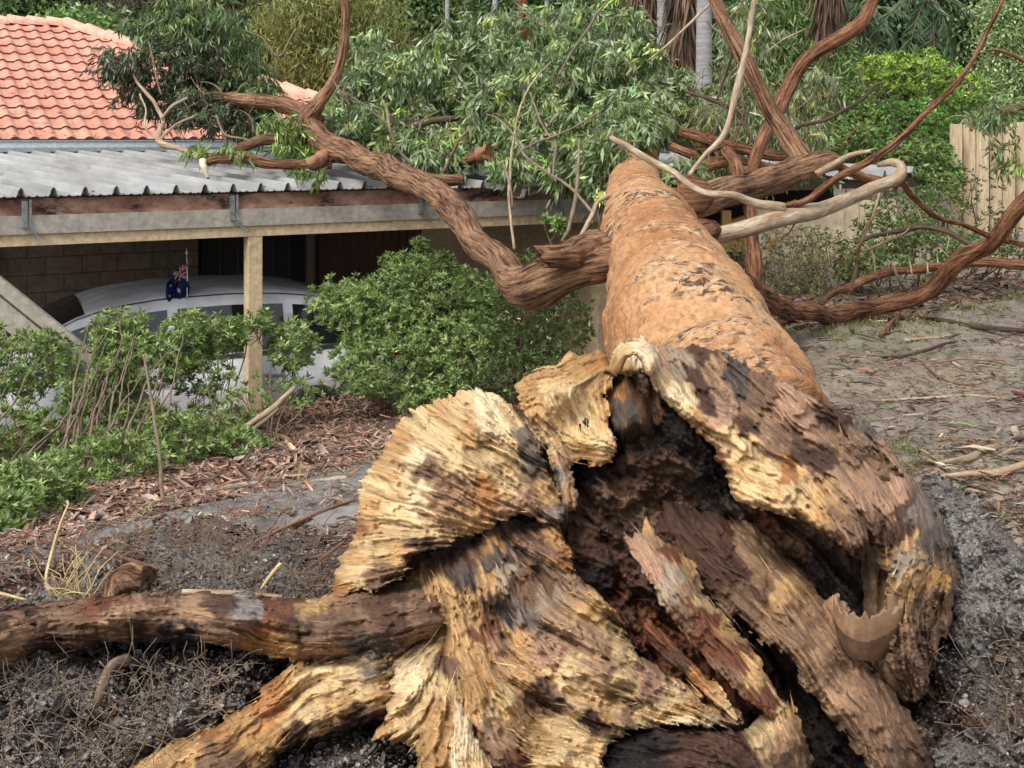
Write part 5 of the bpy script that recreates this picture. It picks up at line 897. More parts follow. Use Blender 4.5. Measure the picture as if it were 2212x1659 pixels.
# ================================================================== SHRUBS
AZ = (.20, .275, .095)
def shrub(name, label, cat, group, blobs, base, dens, leaf=(.045, .017), cols=AZ, seed=1, alt=(.38, .44, .22), altp=.15, stems=14, nl=(6, 10), mat='azalea', stemmat='twig', tilt=.55, stemw=1.0, shell=.35, topbright=1.0):
    rg = np.random.default_rng(seed); root = empty(name, base, label, cat, group); Ps, Ds, Cs, st = [], [], [], []
    for (px, py, Y, rx, ry, rd, k) in blobs:
        Y = min(Y, ground_hit(px, py+ry*.55)-.1); c = at(px, py, Y); r = np.array((rx/F*Y*S, rd, ry/F*Y*S)); nr = int(dens*k); cc = ellips(nr, c, r, rg, shell)
        for q in cc:
            up = (q-c)/r*.7+np.array([0, 0, .8]); up /= np.linalg.norm(up); m = rg.integers(*nl)
            a = rg.uniform(0, 6.28)+np.arange(m)*2.4; e1 = np.cross(up, [.3, .9, .1]); e1 /= np.linalg.norm(e1); e2 = np.cross(up, e1)
            el = rg.uniform(.15, .9, m)[:, None]
            d = (e1*np.cos(a)[:, None]+e2*np.sin(a)[:, None])*np.cos(el)+up*np.sin(el)
            Ps.append(q-up*rg.uniform(0, .03, m)[:, None]); Ds.append(d); tone = math.exp(rg.normal(0, .25))
            Cs.append(leafcols(m, np.array(cols)*tone, .2, None, alt, altp, rg))
            if rg.random() < .28: st.append([(*(q-up*rg.uniform(.08, .22)-rg.normal(0, .03, 3)), .003), (*(q-up*.05+rg.normal(0, .01, 3)), .0025), (*q, .0018)])
    leaves('foliage', np.concatenate(Ps), np.concatenate(Ds), leaf[0], leaf[1], np.concatenate(Cs), mat, root, wob=.12, fold=.3)
    tubes('twig', st, M[stemmat], root, px=False, sides=4, step=.1)
    for k in range(stems):
        b = blobs[rg.integers(len(blobs))]; e = at(b[0]+rg.uniform(-.8, .8)*b[3], b[1]+rg.uniform(-.9, .5)*b[4], b[2]+rg.uniform(-.2, .2)); bb = np.array(base)+np.array([rg.uniform(-1, 1)*.3, rg.uniform(-.15, .15), -.05]); bb[0] = bb[0]*.5+e[0]*.5
        m1 = bb*.5+e*.5+rg.normal(0, .05, 3); tube('stem', [(*bb, .011*stemw), (*m1, .007*stemw), (*e, .003)], M[stemmat], root, px=False, sides=6, step=.05, wob=.03, rough=.05, seed=k)
    return root
G = 'azalea bushes in the hedge in front of the carport'
HD = dict(leaf=(.052, .0165), nl=(11, 16), stems=26)
shrub('azalea_bush', 'azalea bush at the far left of the hedge, under the leaning board', 'bush', G, [(40, 780, 12.1, 130, 80, .35, 1.1), (20, 940, 11.6, 120, 80, .35, .65), (150, 920, 11.7, 80, 60, .3, .3), (70, 1060, 10.8, 110, 85, .35, .8), (0, 1120, 10.6, 60, 60, .3, .5), (200, 850, 12.0, 70, 60, .3, .5)], gpt(60, 1110), 330, seed=31, **HD)
shrub('azalea_bush', 'azalea bush cut off by the left edge of the photo', 'bush', G, [(-200, 820, 11.8, 120, 90, .35, 1.4), (-220, 980, 11, 120, 80, .35, .8), (-420, 850, 11.4, 130, 100, .35, 1.4)], gpt(-230, 1080), 250, seed=30, **HD)
shrub('azalea_bush', 'azalea bush left of the carport post with pale shoots rising before the white car roof', 'bush', G, [(260, 720, 12.6, 70, 55, .3, .55), (300, 780, 12.3, 130, 60, .35, .85), (400, 730, 12.6, 60, 70, .3, .5), (300, 920, 11.8, 120, 60, .35, .5), (240, 1000, 11.3, 130, 70, .35, .7), (380, 960, 11.4, 100, 70, .35, .6)], gpt(300, 1040), 330, seed=32, **HD)
shrub('azalea_bush', 'azalea bush growing round the foot of the nearest carport post', 'bush', G, [(470, 720, 12.9, 80, 45, .3, .7), (430, 810, 12.6, 90, 50, .3, .28), (520, 860, 12.3, 80, 60, .3, .12), (500, 960, 11.9, 90, 40, .3, .4), (470, 890, 12.1, 80, 40, .3, .15), (635, 745, 13.3, 60, 55, .3, .5), (650, 830, 13, 60, 45, .3, .12), (560, 690, 13.3, 30, 30, .2, .12)], gpt(520, 960), 300, seed=33, **HD)
shrub('azalea_bush', 'largest azalea bush, dense and rounded, between the post and the fallen trunk', 'bush', G, [(850, 680, 14, 150, 95, .5, 2.4), (960, 650, 14, 130, 80, .5, 1.9), (760, 650, 14.2, 100, 60, .4, 1.0), (900, 590, 14.2, 90, 50, .4, .7), (850, 790, 13.4, 150, 80, .5, 1.8), (1000, 760, 13.4, 130, 90, .5, 1.9), (950, 850, 13, 100, 40, .4, .8), (905, 525, 14.2, 16, 18, .12, .07), (960, 560, 14.2, 20, 20, .12, .1), (840, 560, 14.2, 18, 18, .1, .06)], gpt(900, 870), 330, seed=34, **HD, alt=(.30, .38, .17))
shrub('azalea_bush', 'darker azalea bush beside the trunk, below the broken limb stub', 'bush', G, [(1120, 700, 13.4, 90, 110, .4, 1.3), (1220, 700, 13.2, 70, 90, .4, .7), (1130, 560, 14, 30, 30, .2, .12), (1120, 800, 12.6, 110, 60, .4, .9)], gpt(1120, 840), 240, cols=(.075, .115, .035), seed=35, altp=.05)
shrub('azalea_sprout', 'lone leafy azalea sprout standing in the dark carport opening near the trunk', 'sprout', None, [(1180, 470, 12.4, 10, 10, .06, .10), (1202, 480, 12.4, 18, 20, .08, .20), (1215, 492, 12.4, 14, 14, .06, .12)], at(1210, 600, 12.4), 110, seed=36, stems=2, cols=(.17, .27, .08))
RG = 'undergrowth bushes right of the trunk'
shrub('twiggy_shrub', 'thin twiggy grey-green shrub between the vertical red limb and the pale limbs', 'bush', RG, [(1700, 570, 15, 100, 60, .4, 1.0), (1590, 560, 14.5, 40, 70, .3, .5), (1790, 560, 15, 80, 70, .4, .9), (1720, 510, 15.5, 80, 30, .3, .35), (1720, 625, 14.6, 110, 30, .3, .6)], gpt(1700, 640), 230, leaf=(.04, .016), cols=(.15, .15, .06), alt=(.3, .3, .12), seed=41, stems=34, nl=(3, 6), stemw=.7)
shrub('leafy_shrub', 'green broadleaf shrub behind the long red limb on the ground', 'bush', RG, [(1930, 500, 15.5, 90, 70, .5, 1.5), (2000, 540, 15, 90, 60, .4, 1.2), (2030, 430, 17, 60, 70, .4, 1.0), (1850, 560, 15, 60, 60, .4, .8), (1900, 580, 14.8, 80, 40, .4, .5), (1960, 450, 16, 80, 60, .4, .8), (2090, 540, 14.6, 60, 50, .3, .5)], gpt(1900, 625), 150, leaf=(.05, .022), cols=(.11, .15, .05), alt=(.22, .33, .09), seed=42, stems=14, nl=(4, 8))
shrub('leafy_shrub', 'dark shrub at the right edge below the timber fence', 'bush', RG, [(2150, 510, 14.6, 60, 60, .3, .7), (2190, 560, 14.2, 60, 40, .3, .5), (2120, 410, 15.5, 60, 60, .3, .35)], gpt(2170, 600), 130, leaf=(.045, .02), cols=(.09, .11, .045), seed=43, stems=14, nl=(3, 7))
BG = 'green shrubs behind the fallen limbs'
shrub('lime_bush', 'bright lime green bush with upright tips behind the long thin limb', 'bush', BG, [(1960, 160, 24, 90, 55, .8, 1.7), (2010, 120, 24, 15, 22, .2, .15), (1900, 150, 24, 50, 40, .5, .5), (2060, 190, 24, 70, 50, .7, 1.0)], at(1960, 320, 24), 150, leaf=(.085, .036), cols=(.20, .31, .06), alt=(.36, .48, .09), altp=.2, seed=44, stems=6, nl=(5, 8), mat='farleaf')
for k, (px, py, Y, rx, ry, cl, lb) in enumerate([(1800, 230, 23, 100, 60, (.12, .18, .05), 'yellow-green shrub left of the lime bush'), (1960, 270, 22.5, 130, 60, (.10, .20, .045), 'deep green shrub directly below the lime bush'), (2120, 270, 24, 110, 70, (.12, .20, .06), 'green shrub above the timber fence'),
        (1830, 310, 21.5, 110, 50, (.13, .19, .06), 'leafy shrub just above the dark roof edge'), (1980, 350, 21, 90, 60, (.12, .18, .06), 'shrub beside the left end of the timber fence'), (1700, 300, 22, 70, 50, (.10, .14, .05), 'shrub between the crossing red limbs')]):
    shrub('garden_shrub', lb, 'bush', BG, [(px, py, Y, rx, ry, .8, 2.0), (px+rx*.5, py+ry*.6, Y-.5, rx*.6, ry*.6, .6, .8)], at(px, py+150, Y), 230, leaf=(.075, .034), cols=cl, alt=(.25, .36, .10), seed=50+k, stems=4, nl=(5, 9), mat='farleaf')

# ================================================================== BACKGROUND TREES
TG = 'trees standing behind the house and yard'
def bgtree(name, label, px, Y, crown, cols, trunk_w, seed, leaf=(.17, .06), dens=100, droop=.5, alt=None, cat='tree', trunkmat='farbark', base_py=None, lean=0):
    base = at(px, base_py or (HY+2.0/Y*F), Y); root = empty(name, base, label, cat, TG); rg = np.random.default_rng(seed)
    top = at(px+lean, min(c[1] for c in crown)-20, Y)
    tube('trunk', [(*base, trunk_w*1.2/F*Y*S*.5), (*(base*.5+top*.5+[.1, 0, 0]), trunk_w*.9/F*Y*S*.5), (*top, trunk_w*.45/F*Y*S*.5)], M[trunkmat], root, px=False, sides=12, step=.3, rough=.08, wob=.06, seed=seed)
    for k in range(4):
        c = crown[rg.integers(len(crown))]; f = rg.uniform(.4, .8); s0 = base*(1-f)+top*f; e = at(c[0]+rg.uniform(-.6, .6)*c[2], c[1]+rg.uniform(-.4, .4)*c[3], Y)
        tube('limb', [(*s0, trunk_w*.4/F*Y*S*.5), (*(s0*.5+e*.5+[0, 0, -.1]), trunk_w*.25/F*Y*S*.5), (*e, .012)], M[trunkmat], root, px=False, sides=8, step=.2, wob=.08, seed=seed+k)
    Ps, Ds, Cs = [], [], []
    for (cx_, cy_, rx, ry, k) in crown:
        c = at(cx_, cy_, Y); r = np.array((rx/F*Y*S, max(rx, ry)/F*Y*S*.7, ry/F*Y*S)); cc = ellips(int(dens*k), c, r, rg, .3)
        for q in cc:
            m = rg.integers(22, 40); cr = rg.uniform(.15, .38); p = q+rg.normal(0, 1, (m, 3))*[cr, cr, cr*.55]; Ps.append(p)
            Ds.append(hang(rg, m, (rg.normal(0, .3), rg.normal(0, .3), -droop), .6)); tone = math.exp(rg.normal(0, .3)); Cs.append(leafcols(m, np.array(cols)*1.55*tone, .25, None, alt, .12 if alt else 0, rg))
    leaves('crown', np.concatenate(Ps), np.concatenate(Ds), leaf[0], leaf[1], np.concatenate(Cs), 'farleaf', root, wob=.2)
    return root
bgtree('background_tree', 'dark green tree behind the roof ridge at the far left', 70, 33, [(40, 20, 140, 60, 1.5), (170, 10, 80, 50, 1), (-40, 60, 60, 60, .6), (120, -50, 150, 40, .8)], (.055, .085, .035), 24, 61, dens=120)
bgtree('background_tree', 'grey-brown bushy tree right of the roof ridge end', 290, 31, [(290, 55, 90, 60, 1.5), (230, 90, 60, 40, .8), (350, 10, 70, 50, .9), (300, -30, 90, 40, .7)], (.075, .075, .05), 20, 62, leaf=(.10, .03), dens=130, alt=(.16, .15, .12))
bgtree('background_tree', 'small light green tree just above the tiled hip line', 190, 28, [(200, 75, 45, 30, .7), (160, 60, 40, 25, .4)], (.10, .17, .06), 10, 63, dens=110)
bgtree('background_tree', 'dark tree behind the hanging gum foliage near the top left', 520, 30, [(520, 60, 100, 90, 1.6), (480, 190, 80, 60, .9), (590, 190, 60, 60, .7), (560, -10, 100, 50, .8)], (.04, .065, .03), 26, 64, dens=110)
bgtree('feathery_tree', 'olive feathery-leaved tree with fine drooping sprays left of the thick curved limb', 700, 26, [(680, 90, 80, 110, 1.9), (790, 120, 90, 90, 1.4), (640, 40, 60, 60, .7), (740, 10, 100, 50, .9), (650, 180, 50, 40, .5), (860, 130, 60, 40, .4)], (.125, .135, .045), 12, 65, leaf=(.15, .018), dens=150, droop=1.0, alt=(.30, .28, .12))
bgtree('background_tree', 'mid green tree behind the broken crown, right of the feathery tree', 880, 29, [(860, 50, 90, 70, 1.2), (930, 100, 80, 80, 1.2), (880, 170, 90, 50, .8), (900, -20, 110, 40, .7)], (.085, .125, .05), 20, 66, dens=110)
bgtree('background_tree', 'dark tree filling the gap between the two thin grey palm trunks', 1030, 32, [(1030, 60, 100, 90, 1.5), (1080, 160, 110, 70, 1), (1000, -20, 100, 40, .6)], (.055, .085, .035), 24, 67, dens=110)
bgtree('background_tree', 'green tree above the middle of the fallen crown', 1240, 31, [(1230, 40, 120, 80, 1.5), (1300, 120, 110, 80, 1.2), (1200, -20, 140, 40, .8)], (.07, .11, .04), 24, 68, dens=110)
bgtree('background_tree', 'shaded green tree behind the brown skirted palm', 1480, 34, [(1450, 100, 100, 110, 1.6), (1560, 150, 90, 90, 1.2), (1500, 0, 110, 60, 1.0)], (.05, .08, .03), 26, 69, dens=110)
bgtree('background_tree', 'weeping green tree between the crossed red limbs', 1690, 29, [(1680, 60, 90, 70, 1.3), (1740, 130, 90, 60, 1.0), (1650, 170, 70, 70, .9), (1800, 190, 70, 50, .6), (1720, -20, 100, 40, .6)], (.095, .14, .05), 30, 70, leaf=(.2, .03), droop=1.1, dens=110)
bgtree('background_tree', 'dark rainforest tree behind the palm fronds at the upper right', 1920, 33, [(1900, 30, 120, 80, 1.5), (1850, 130, 80, 60, .8), (1980, 90, 90, 80, 1.2), (1950, -20, 140, 40, .7)], (.035, .06, .03), 26, 71, dens=110)
bgtree('background_tree', 'dark tree left of the pale tree at the right edge', 2080, 31, [(2080, 60, 70, 80, 1.2), (2100, 150, 70, 60, .9), (2090, -20, 90, 40, .6)], (.05, .08, .035), 22, 72, dens=110)
bgtree('background_tree', 'pale grey-green small-leaved tree at the upper right corner', 2200, 27, [(2190, 60, 50, 70, 1.2), (2220, 140, 60, 60, 1.0), (2170, 200, 60, 40, .6), (2230, 0, 60, 60, .9)], (.17, .22, .10), 14, 73, leaf=(.09, .035), dens=140, alt=(.35, .42, .24))
# far woodland: one mass nobody could count
rg = np.random.default_rng(99); n = 60000; xx = rg.uniform(-26, 26, n); zz = rg.uniform(-1, 9, n)**1.0; yy = 36+3*fbm(np.stack([xx*.4, zz*.5, 0*xx], -1), 3, 8)+rg.normal(0, .7, n)
keep = zz < 6.2+1.8*fbm(np.stack([xx*.5, 0*xx, 0*xx], -1), 4, 18); xx, yy, zz = xx[keep], yy[keep], zz[keep]; n = len(xx)
tn = np.exp(.45*fbm(np.stack([xx*.8, zz*.8, 0*xx], -1), 3, 44))
o = leaves('far_woodland', np.stack([xx, yy, zz], -1), hang(rg, n, (0, 0, -.6), .6), .42, .22, leafcols(n, (.085, .11, .06), .25, tn, None, 0, rg), 'farleaf', None, wob=.3)
tag(o, kind='stuff')
mb = MB(); mb.box((-40, 38.5, -1), (80, 0, 0), (0, 1.5, 0), (0, 0, 4.2)); bk = mb.build('hill', plain('wooded_hill', (.03, .04, .02), .95)); tag(bk, kind='structure')
# ---- palms
M['frond'] = leafmat('palm_frond', .45, .2, .4)
def palm(label, px, Y, w, top_py, base_py, fronds=(), seed=1, mat='palmbark'):
    b = at(px, base_py, Y); root = empty('palm', b, label, 'palm', 'palms standing behind the fallen crown'); t = at(px+2, top_py, Y)
    tube('trunk', [(*b, w*1.05/F*Y*S*.5), (*(b*.5+t*.5), w*.95/F*Y*S*.5), (*t, w*.85/F*Y*S*.5)], M[mat], root, px=False, sides=20, step=.08, rough=.02, seed=seed)
    for k, (tx, ty, Lp) in enumerate(fronds): frond(root, t, at(tx, ty, Y-.4), seed+k)
    return root
def frond(root, a, e, seed, col=(.085, .14, .07)):
    rg = np.random.default_rng(seed); a = np.array(a); m = a*.55+e*.45+np.array([0, 0, .35*np.linalg.norm(e-a)]); u = np.linspace(0, 1, 60)[:, None]
    P = a*(1-u)**2+2*m*u*(1-u)+e*u*u; T = np.gradient(P, axis=0); T /= np.linalg.norm(T, axis=1)[:, None]; sd = np.cross(T, [0, 0, 1.]); sd /= np.linalg.norm(sd, axis=1)[:, None]
    pos = np.repeat(P[8:], 2, 0); d = np.concatenate([sd[8:], -sd[8:]], 1).reshape(-1, 3)+np.repeat(T[8:], 2, 0)*.55-np.array([0, 0, .45]); d /= np.linalg.norm(d, axis=1)[:, None]
    L = .75*np.linalg.norm(e-a)*.42
    fr = tube('frond', [(*P[0], .018), (*P[20], .012), (*P[40], .008), (*P[-1], .003)], M['twig'], root, px=False, sides=6, step=.1)
    leaves('leaflets', pos, d, L, .035, leafcols(len(pos), col, .15, None, None, 0, rg), 'frond', fr, wob=.06, fold=.15)
palm('thin grey palm trunk, left of the pair, rising behind the crown', 965, 25, 11, -120, 330, (), 81)
palm('thin pale palm trunk, right of the pair, slightly thicker at the base', 1068, 24, 13, -120, 330, (), 82)
palm('slim grey palm trunk behind the orange upright limb', 1180, 25, 11, -120, 330, (), 83)
palm('thick grey ringed palm trunk left of the brown dead skirt', 1432, 22, 30, -150, 330, (), 84)
palm('thickest grey ringed palm trunk just left of the big leaning limb', 1520, 21, 36, -150, 330, (), 85)
palm('dark slender palm with green fronds behind the reddish curved limb', 1885, 30, 20, 20, 330, [(1760, 170, 1), (1800, 60, 1), (1950, 150, 1), (1830, 190, 1), (1990, 60, 1), (1700, 90, 1), (1880, 210, 1)], 86, 'farbark')
palm('green palm with fanned fronds at the upper right', 2010, 28, 16, -10, 330, [(1960, 120, 1), (2060, 130, 1), (1900, 60, 1), (2110, 60, 1), (2020, 150, 1), (2160, 100, 1)], 87, 'farbark')
palm('small palm with grey-green fronds behind the thin palm trunks', 1120, 27, 14, 40, 330, [(1050, 130, 1), (1190, 130, 1), (1010, 60, 1), (1240, 60, 1), (1110, 160, 1)], 88, 'farbark')
# brown dead frond skirts
def skirt(px, Y, w, y0, y1, label, seed):
    rg = np.random.default_rng(seed); n = 900; b = at(px, y1, Y); root = empty('dead_fronds', b, label, 'dead fronds', 'brown dead palm fronds')
    a = rg.uniform(0, 6.28, n); r = w/F*Y*S*.5*rg.uniform(.5, 1.1, n); py = rg.uniform(y0, y1-40, n); Zs = EYE*S-(py-HY)/F*Y*S
    pos = np.stack([(px-CX)/F*Y*S+r*np.cos(a), Y*S+r*np.sin(a), Zs], -1)
    leaves('frond', pos, hang(rg, n, (0, 0, -1), .10), .75, .045, leafcols(n, (.12, .075, .05), .4, None, None, 0, rg), 'farleaf', root, wob=.05)
skirt(1475, 21.6, 50, -150, 120, 'brown skirt of dead fronds between the two thick grey palm trunks', 91); skirt(1392, 23, 40, -150, 70, 'brown skirt of dead fronds left of the thick grey palm trunks', 92); skirt(1790, 25, 34, -150, 60, 'brown hanging dead fronds right of the crossed limbs', 93)

# ================================================================== LITTER
def hits(px, py, dz=0.0):
    out = []
    for a, b in zip(px, py): out.append(gpt(a, b, dz))
    return np.array(out)
def inpoly(poly, n, rg, dens_top=1.0):
    P = np.asarray(poly, float); x0, y0 = P.min(0); x1, y1 = P.max(0); X, Y = [], []
    while len(X) < n:
        x = rg.uniform(x0, x1, 4000); y = y0+(y1-y0)*rg.random(4000)**dens_top; k = poly_sd(poly, x, y) > 0; X += list(x[k]); Y += list(y[k])
    return np.array(X[:n]), np.array(Y[:n])
def chips(name, poly, n, size, cols, seed, kind='stuff', pos=None, off=(0, 0, 0), lift=.008, asp=.25, thick=.12, flat=.35):
    rg = np.random.default_rng(seed)
    if pos is None: px, py = inpoly(poly, n, rg); P = hits(px, py, lift)
    else: P = pos[rg.integers(len(pos), size=n)]+np.array(off)
    a = rg.uniform(0, 6.28, n); L = size*np.exp(rg.normal(0, .5, n)); Wd = L*asp*rg.uniform(.5, 1.5, n)
    d = np.stack([np.cos(a), np.sin(a), rg.normal(0, flat, n)], -1); d /= np.linalg.norm(d, axis=1)[:, None]; s_ = np.cross(d, [0, 0, 1.])+rg.normal(0, .25, (n, 3)); s_ /= np.linalg.norm(s_, axis=1)[:, None]; u = np.cross(s_, d)
    u *= np.sign(u[:, 2:3]+1e-9); T = (Wd*thick+.001)[:, None]; P[:, 2] += rg.uniform(0, .018, n)
    h, w = d*L[:, None]*.5, s_*Wd[:, None]*.5; c = u*L[:, None]*rg.uniform(-.02, .12, (n, 1))
    top = [P-h-w*.6, P-h+w*.7, P+w+c, P+h+w*.5, P+h-w*.6, P-w+c]; V = np.stack(top+[q-u*T for q in top], 1).reshape(-1, 3); i = np.arange(n)[:, None]*12
    F4 = np.concatenate([i+np.array([[0, 1, 2, 5]]), i+np.array([[5, 2, 3, 4]])]+[i+np.array([[k, k+6, (k+1) % 6+6, (k+1) % 6]]) for k in range(6)]); F4[:2*n] = F4[:2*n][:, ::-1]
    cc = np.array(cols)[rg.integers(len(cols), size=n)]*np.exp(rg.normal(0, .22, (n, 1)))
    return tag(mesh(name, V, F4, M['chip'], None, False, col=np.repeat(cc, 12, 0)), kind=kind)
mc = [(.25, .13, .09), (.31, .175, .125), (.18, .10, .075), (.40, .26, .19), (.46, .34, .26), (.22, .15, .12), (.33, .23, .17), (.15, .09, .07), (.30, .26, .22), (.38, .22, .15)]
chips('bark_mulch', [(-60, 1080), (200, 1050), (420, 985), (600, 890), (760, 850), (1100, 800), (1290, 740), (1290, 860), (1000, 910), (800, 1000), (600, 1055), (420, 1105), (200, 1170), (-60, 1250)], 9000, .062, mc, 201, asp=.22)
chips('bark_mulch', [(-60, 960), (300, 930), (700, 860), (1290, 740), (1290, 800), (700, 950), (300, 1080), (-60, 1160)], 3500, .045, mc, 202)
chips('path_litter', [(-60, 1210), (200, 1160), (420, 1090), (800, 1000), (900, 985), (850, 1100), (420, 1190), (-60, 1330)], 2200, .035, mc+[(.3, .3, .25), (.16, .2, .08)], 203, asp=.15, lift=.06)
gc = [(.20, .13, .09), (.12, .085, .06), (.34, .26, .18), (.09, .065, .05), (.28, .20, .14), (.42, .35, .26), (.16, .2, .10), (.3, .15, .09)]
YARD = [(1640, 690), (1900, 690), (2260, 610), (2260, 1260), (2150, 1150), (1990, 1060), (1800, 950), (1650, 820)]
chips('ground_litter', YARD, 5000, .026, gc, 204, asp=.16, flat=.15)
chips('ground_litter', YARD, 260, .10, gc, 205, asp=.10, flat=.1)
chips('leaf_litter', [(1600, 650), (1800, 625), (2260, 590), (2260, 640), (1950, 700), (1700, 720)], 1800, .05, [(.16, .09, .06), (.25, .15, .10), (.10, .07, .05), (.30, .22, .15)], 206, asp=.4)
# grass tufts on the yard
rg = np.random.default_rng(210); px, py = inpoly([(1720, 705), (1950, 690), (2180, 640), (2260, 660), (2000, 730), (1750, 750)], 150, rg); P = hits(px, py, .0); rep_ = 9
P = np.repeat(P, rep_, 0)+rg.normal(0, .02, (len(P)*rep_, 3))*[1, 1, 0]
tag(leaves('grass', P, hang(rg, len(P), (0, 0, 1), .5), .06, .006, leafcols(len(P), (.16, .20, .06), .3, None, (.35, .3, .15), .25, rg), 'azalea', None), kind='stuff')
rg = np.random.default_rng(211); px, py = inpoly([(1900, 960), (1960, 960), (2010, 1040), (1960, 1060), (1700, 820), (1730, 830)], 60, rg); P = np.repeat(hits(px, py, 0), 8, 0)+rg.normal(0, .015, (480, 3))*[1, 1, 0]
tag(leaves('grass', P, hang(rg, len(P), (0, 0, 1), .5), .05, .005, leafcols(len(P), (.13, .16, .05), .3, None, (.35, .3, .15), .25, rg), 'azalea', None), kind='stuff')
# ---- sticks, each a thing
def stick(name, label, pts, mat, cat='stick', group=None, lift=.5, sides=10, rough=.12, jag=.0, wob=.01, ground=True, step=.02):
    pr = []
    for (px, py, w, *Yo) in pts:
        if Yo: p = at(px, py, Yo[0]); Yd = Yo[0]
        else: p = gpt(px, py); Yd = p[1]/S
        r = w*.5/F*Yd*S
        if not Yo: p[2] += r*lift+.012
        pr.append((*p, r))
    return tag(tube(name, pr, mat, None, px=False, sides=sides, step=step, rough=rough, jag=jag, wob=wob, seed=int(pts[0][0]) % 50), label, cat, group)
GS = 'broken sticks lying on the bare yard'
stick('fallen_stick', 'long dark stick with a pale snapped tip lying nearest the ground limb', [(1972, 682, 7), (2040, 702, 10), (2110, 714, 11), (2240, 716, 11)], M['barkdark'], group=GS)
stick('fallen_stick', 'short tan stick between the two dark sticks on the bare yard', [(1953, 741, 7), (2010, 738, 7), (2050, 730, 6), (2092, 720, 4)], M['barkgrey'], group=GS)
stick('fallen_stick', 'dark curved stick below the short tan stick on the bare yard', [(1872, 781, 8), (1940, 776, 8), (2000, 765, 7), (2068, 745, 5)], M['barkdark'], group=GS)
stick('fallen_stick', 'very long thin pale twig lying across the middle of the bare yard', [(1870, 870, 5), (1930, 864, 6), (2010, 860, 6), (2110, 862, 5), (2240, 868, 4)], M['barkgrey'], group=GS)
stick('fallen_stick', 'thick grey stub of wood near the right edge, above the tan bark strip', [(2028, 1022, 9), (2090, 1012, 15), (2135, 995, 16), (2172, 970, 12)], M['barkgrey'], group=GS)
stick('fallen_stick', 'pale forked branch lying beside the right flank of the trunk', [(1668, 752, 6), (1700, 728, 7), (1735, 712, 7), (1780, 710, 5), (1820, 712, 3)], M['barkgrey'], group=GS)
stick('fallen_stick', 'thin brown twig crossing the lower part of the bare yard', [(1990, 790, 3), (2020, 815, 4), (2060, 832, 4), (2120, 838, 3)], M['twigred'], group=GS)
stick('bark_strip', 'tan flat strip of bark at the right edge beside the grey soil', [(2020, 1062, 8), (2090, 1052, 14), (2160, 1038, 18), (2250, 1020, 16)], plain('tan_bark', (.36, .25, .16), .8), 'bark', sides=6)
stick('bark_strip', 'reddish-brown curled piece of bark on the yard behind the dark stick', [(1905, 735, 14), (1925, 718, 18), (1945, 700, 12)], M['barkred'], 'bark', sides=6)
stick('bark_strip', 'small dark red scrap at the right edge of the yard', [(2185, 848, 6), (2205, 852, 10), (2230, 862, 9)], plain('red_scrap', (.14, .03, .045), .7), 'bark', sides=6)
GL = 'loose sticks on the left between the hedge and the roots'
stick('leaning_stick', 'thick split stick propped against the mulch right of the post foot', [(492, 955, 12, 11.6), (545, 912, 13, 11.8), (590, 878, 12, 12.0), (634, 838, 8, 12.2)], M['barkgrey'], group=GL)
stick('leaning_stick', 'thinner stick lying parallel below the thick split stick', [(500, 962, 9, 11.45), (550, 925, 10, 11.6), (600, 880, 7, 11.8)], M['twig'], group=GL)
stick('dead_sapling', 'tall thin grey dead stem standing up through the hedge', [(366, 1150, 6, 8.2), (352, 1060, 9, 8.3), (343, 960, 9, 8.5), (326, 860, 8, 8.7), (308, 762, 5, 8.9)], M['twig'], 'sapling', group=GL)
stick('straw', 'yellow bent straw stalk standing left of the soil heap', [(112, 1290, 4, 5.7), (98, 1250, 6, 5.7), (112, 1190, 7, 5.8), (130, 1130, 6, 5.8), (148, 1086, 5, 5.85), (143, 1084, 7, 5.85)], M['straw'], 'straw', group=GL, sides=6)
stick('loose_root', 'red-brown root lying across the top of the soil heap at left', [(135, 1168, 8, 6.2), (190, 1185, 11, 6.1), (255, 1203, 12, 6.0), (310, 1222, 11, 5.8), (342, 1232, 8, 5.7)], M['root'], 'root', group=GL)
stick('flat_board', 'weathered flat piece of board lying behind the left root', [(400, 1276, 15, 5.4), (500, 1280, 15, 5.4), (607, 1287, 15, 5.4)], M['barkgrey'], 'board', sides=4, rough=.03, group=GL)
stick('loose_root', 'long thin red root running up to the left edge of the torn stump', [(520, 1186, 5, 6.3), (590, 1152, 7, 6.3), (680, 1114, 8, 6.25), (776, 1078, 7, 6.2)], M['root'], 'root', group=GL)
stick('loose_root', 'short red root just left of the lowest corner of the torn stump', [(655, 1238, 4, 5.9), (700, 1205, 6, 5.85), (744, 1172, 7, 5.8)], M['root'], 'root', group=GL)
stick('loose_root', 'thin branching red root in the middle of the soil heap', [(500, 1255, 3, 6.0), (540, 1215, 4, 6.05), (575, 1170, 4, 6.2), (600, 1110, 4, 6.3), (620, 1090, 3, 6.3)], M['twigred'], 'root', group=GL)
stick('straw', 'pale frayed straw stub between the board and the torn stump', [(562, 1272, 6, 5.6), (580, 1245, 8, 5.6), (603, 1216, 8, 5.6)], M['straw'], 'straw', group=GL, sides=6, jag=.02)
stick('straw', 'pale straw lying flat at the far left edge above the root', [(-20, 1281, 7, 5.6), (20, 1289, 7, 5.6), (62, 1300, 5, 5.6)], M['straw'], 'straw', group=GL, sides=6)
stick('pale_twig', 'pale straight twig on the mulch below the big azalea', [(674, 906, 5), (710, 938, 5), (757, 975, 4)], M['barkgrey'], group=GL)
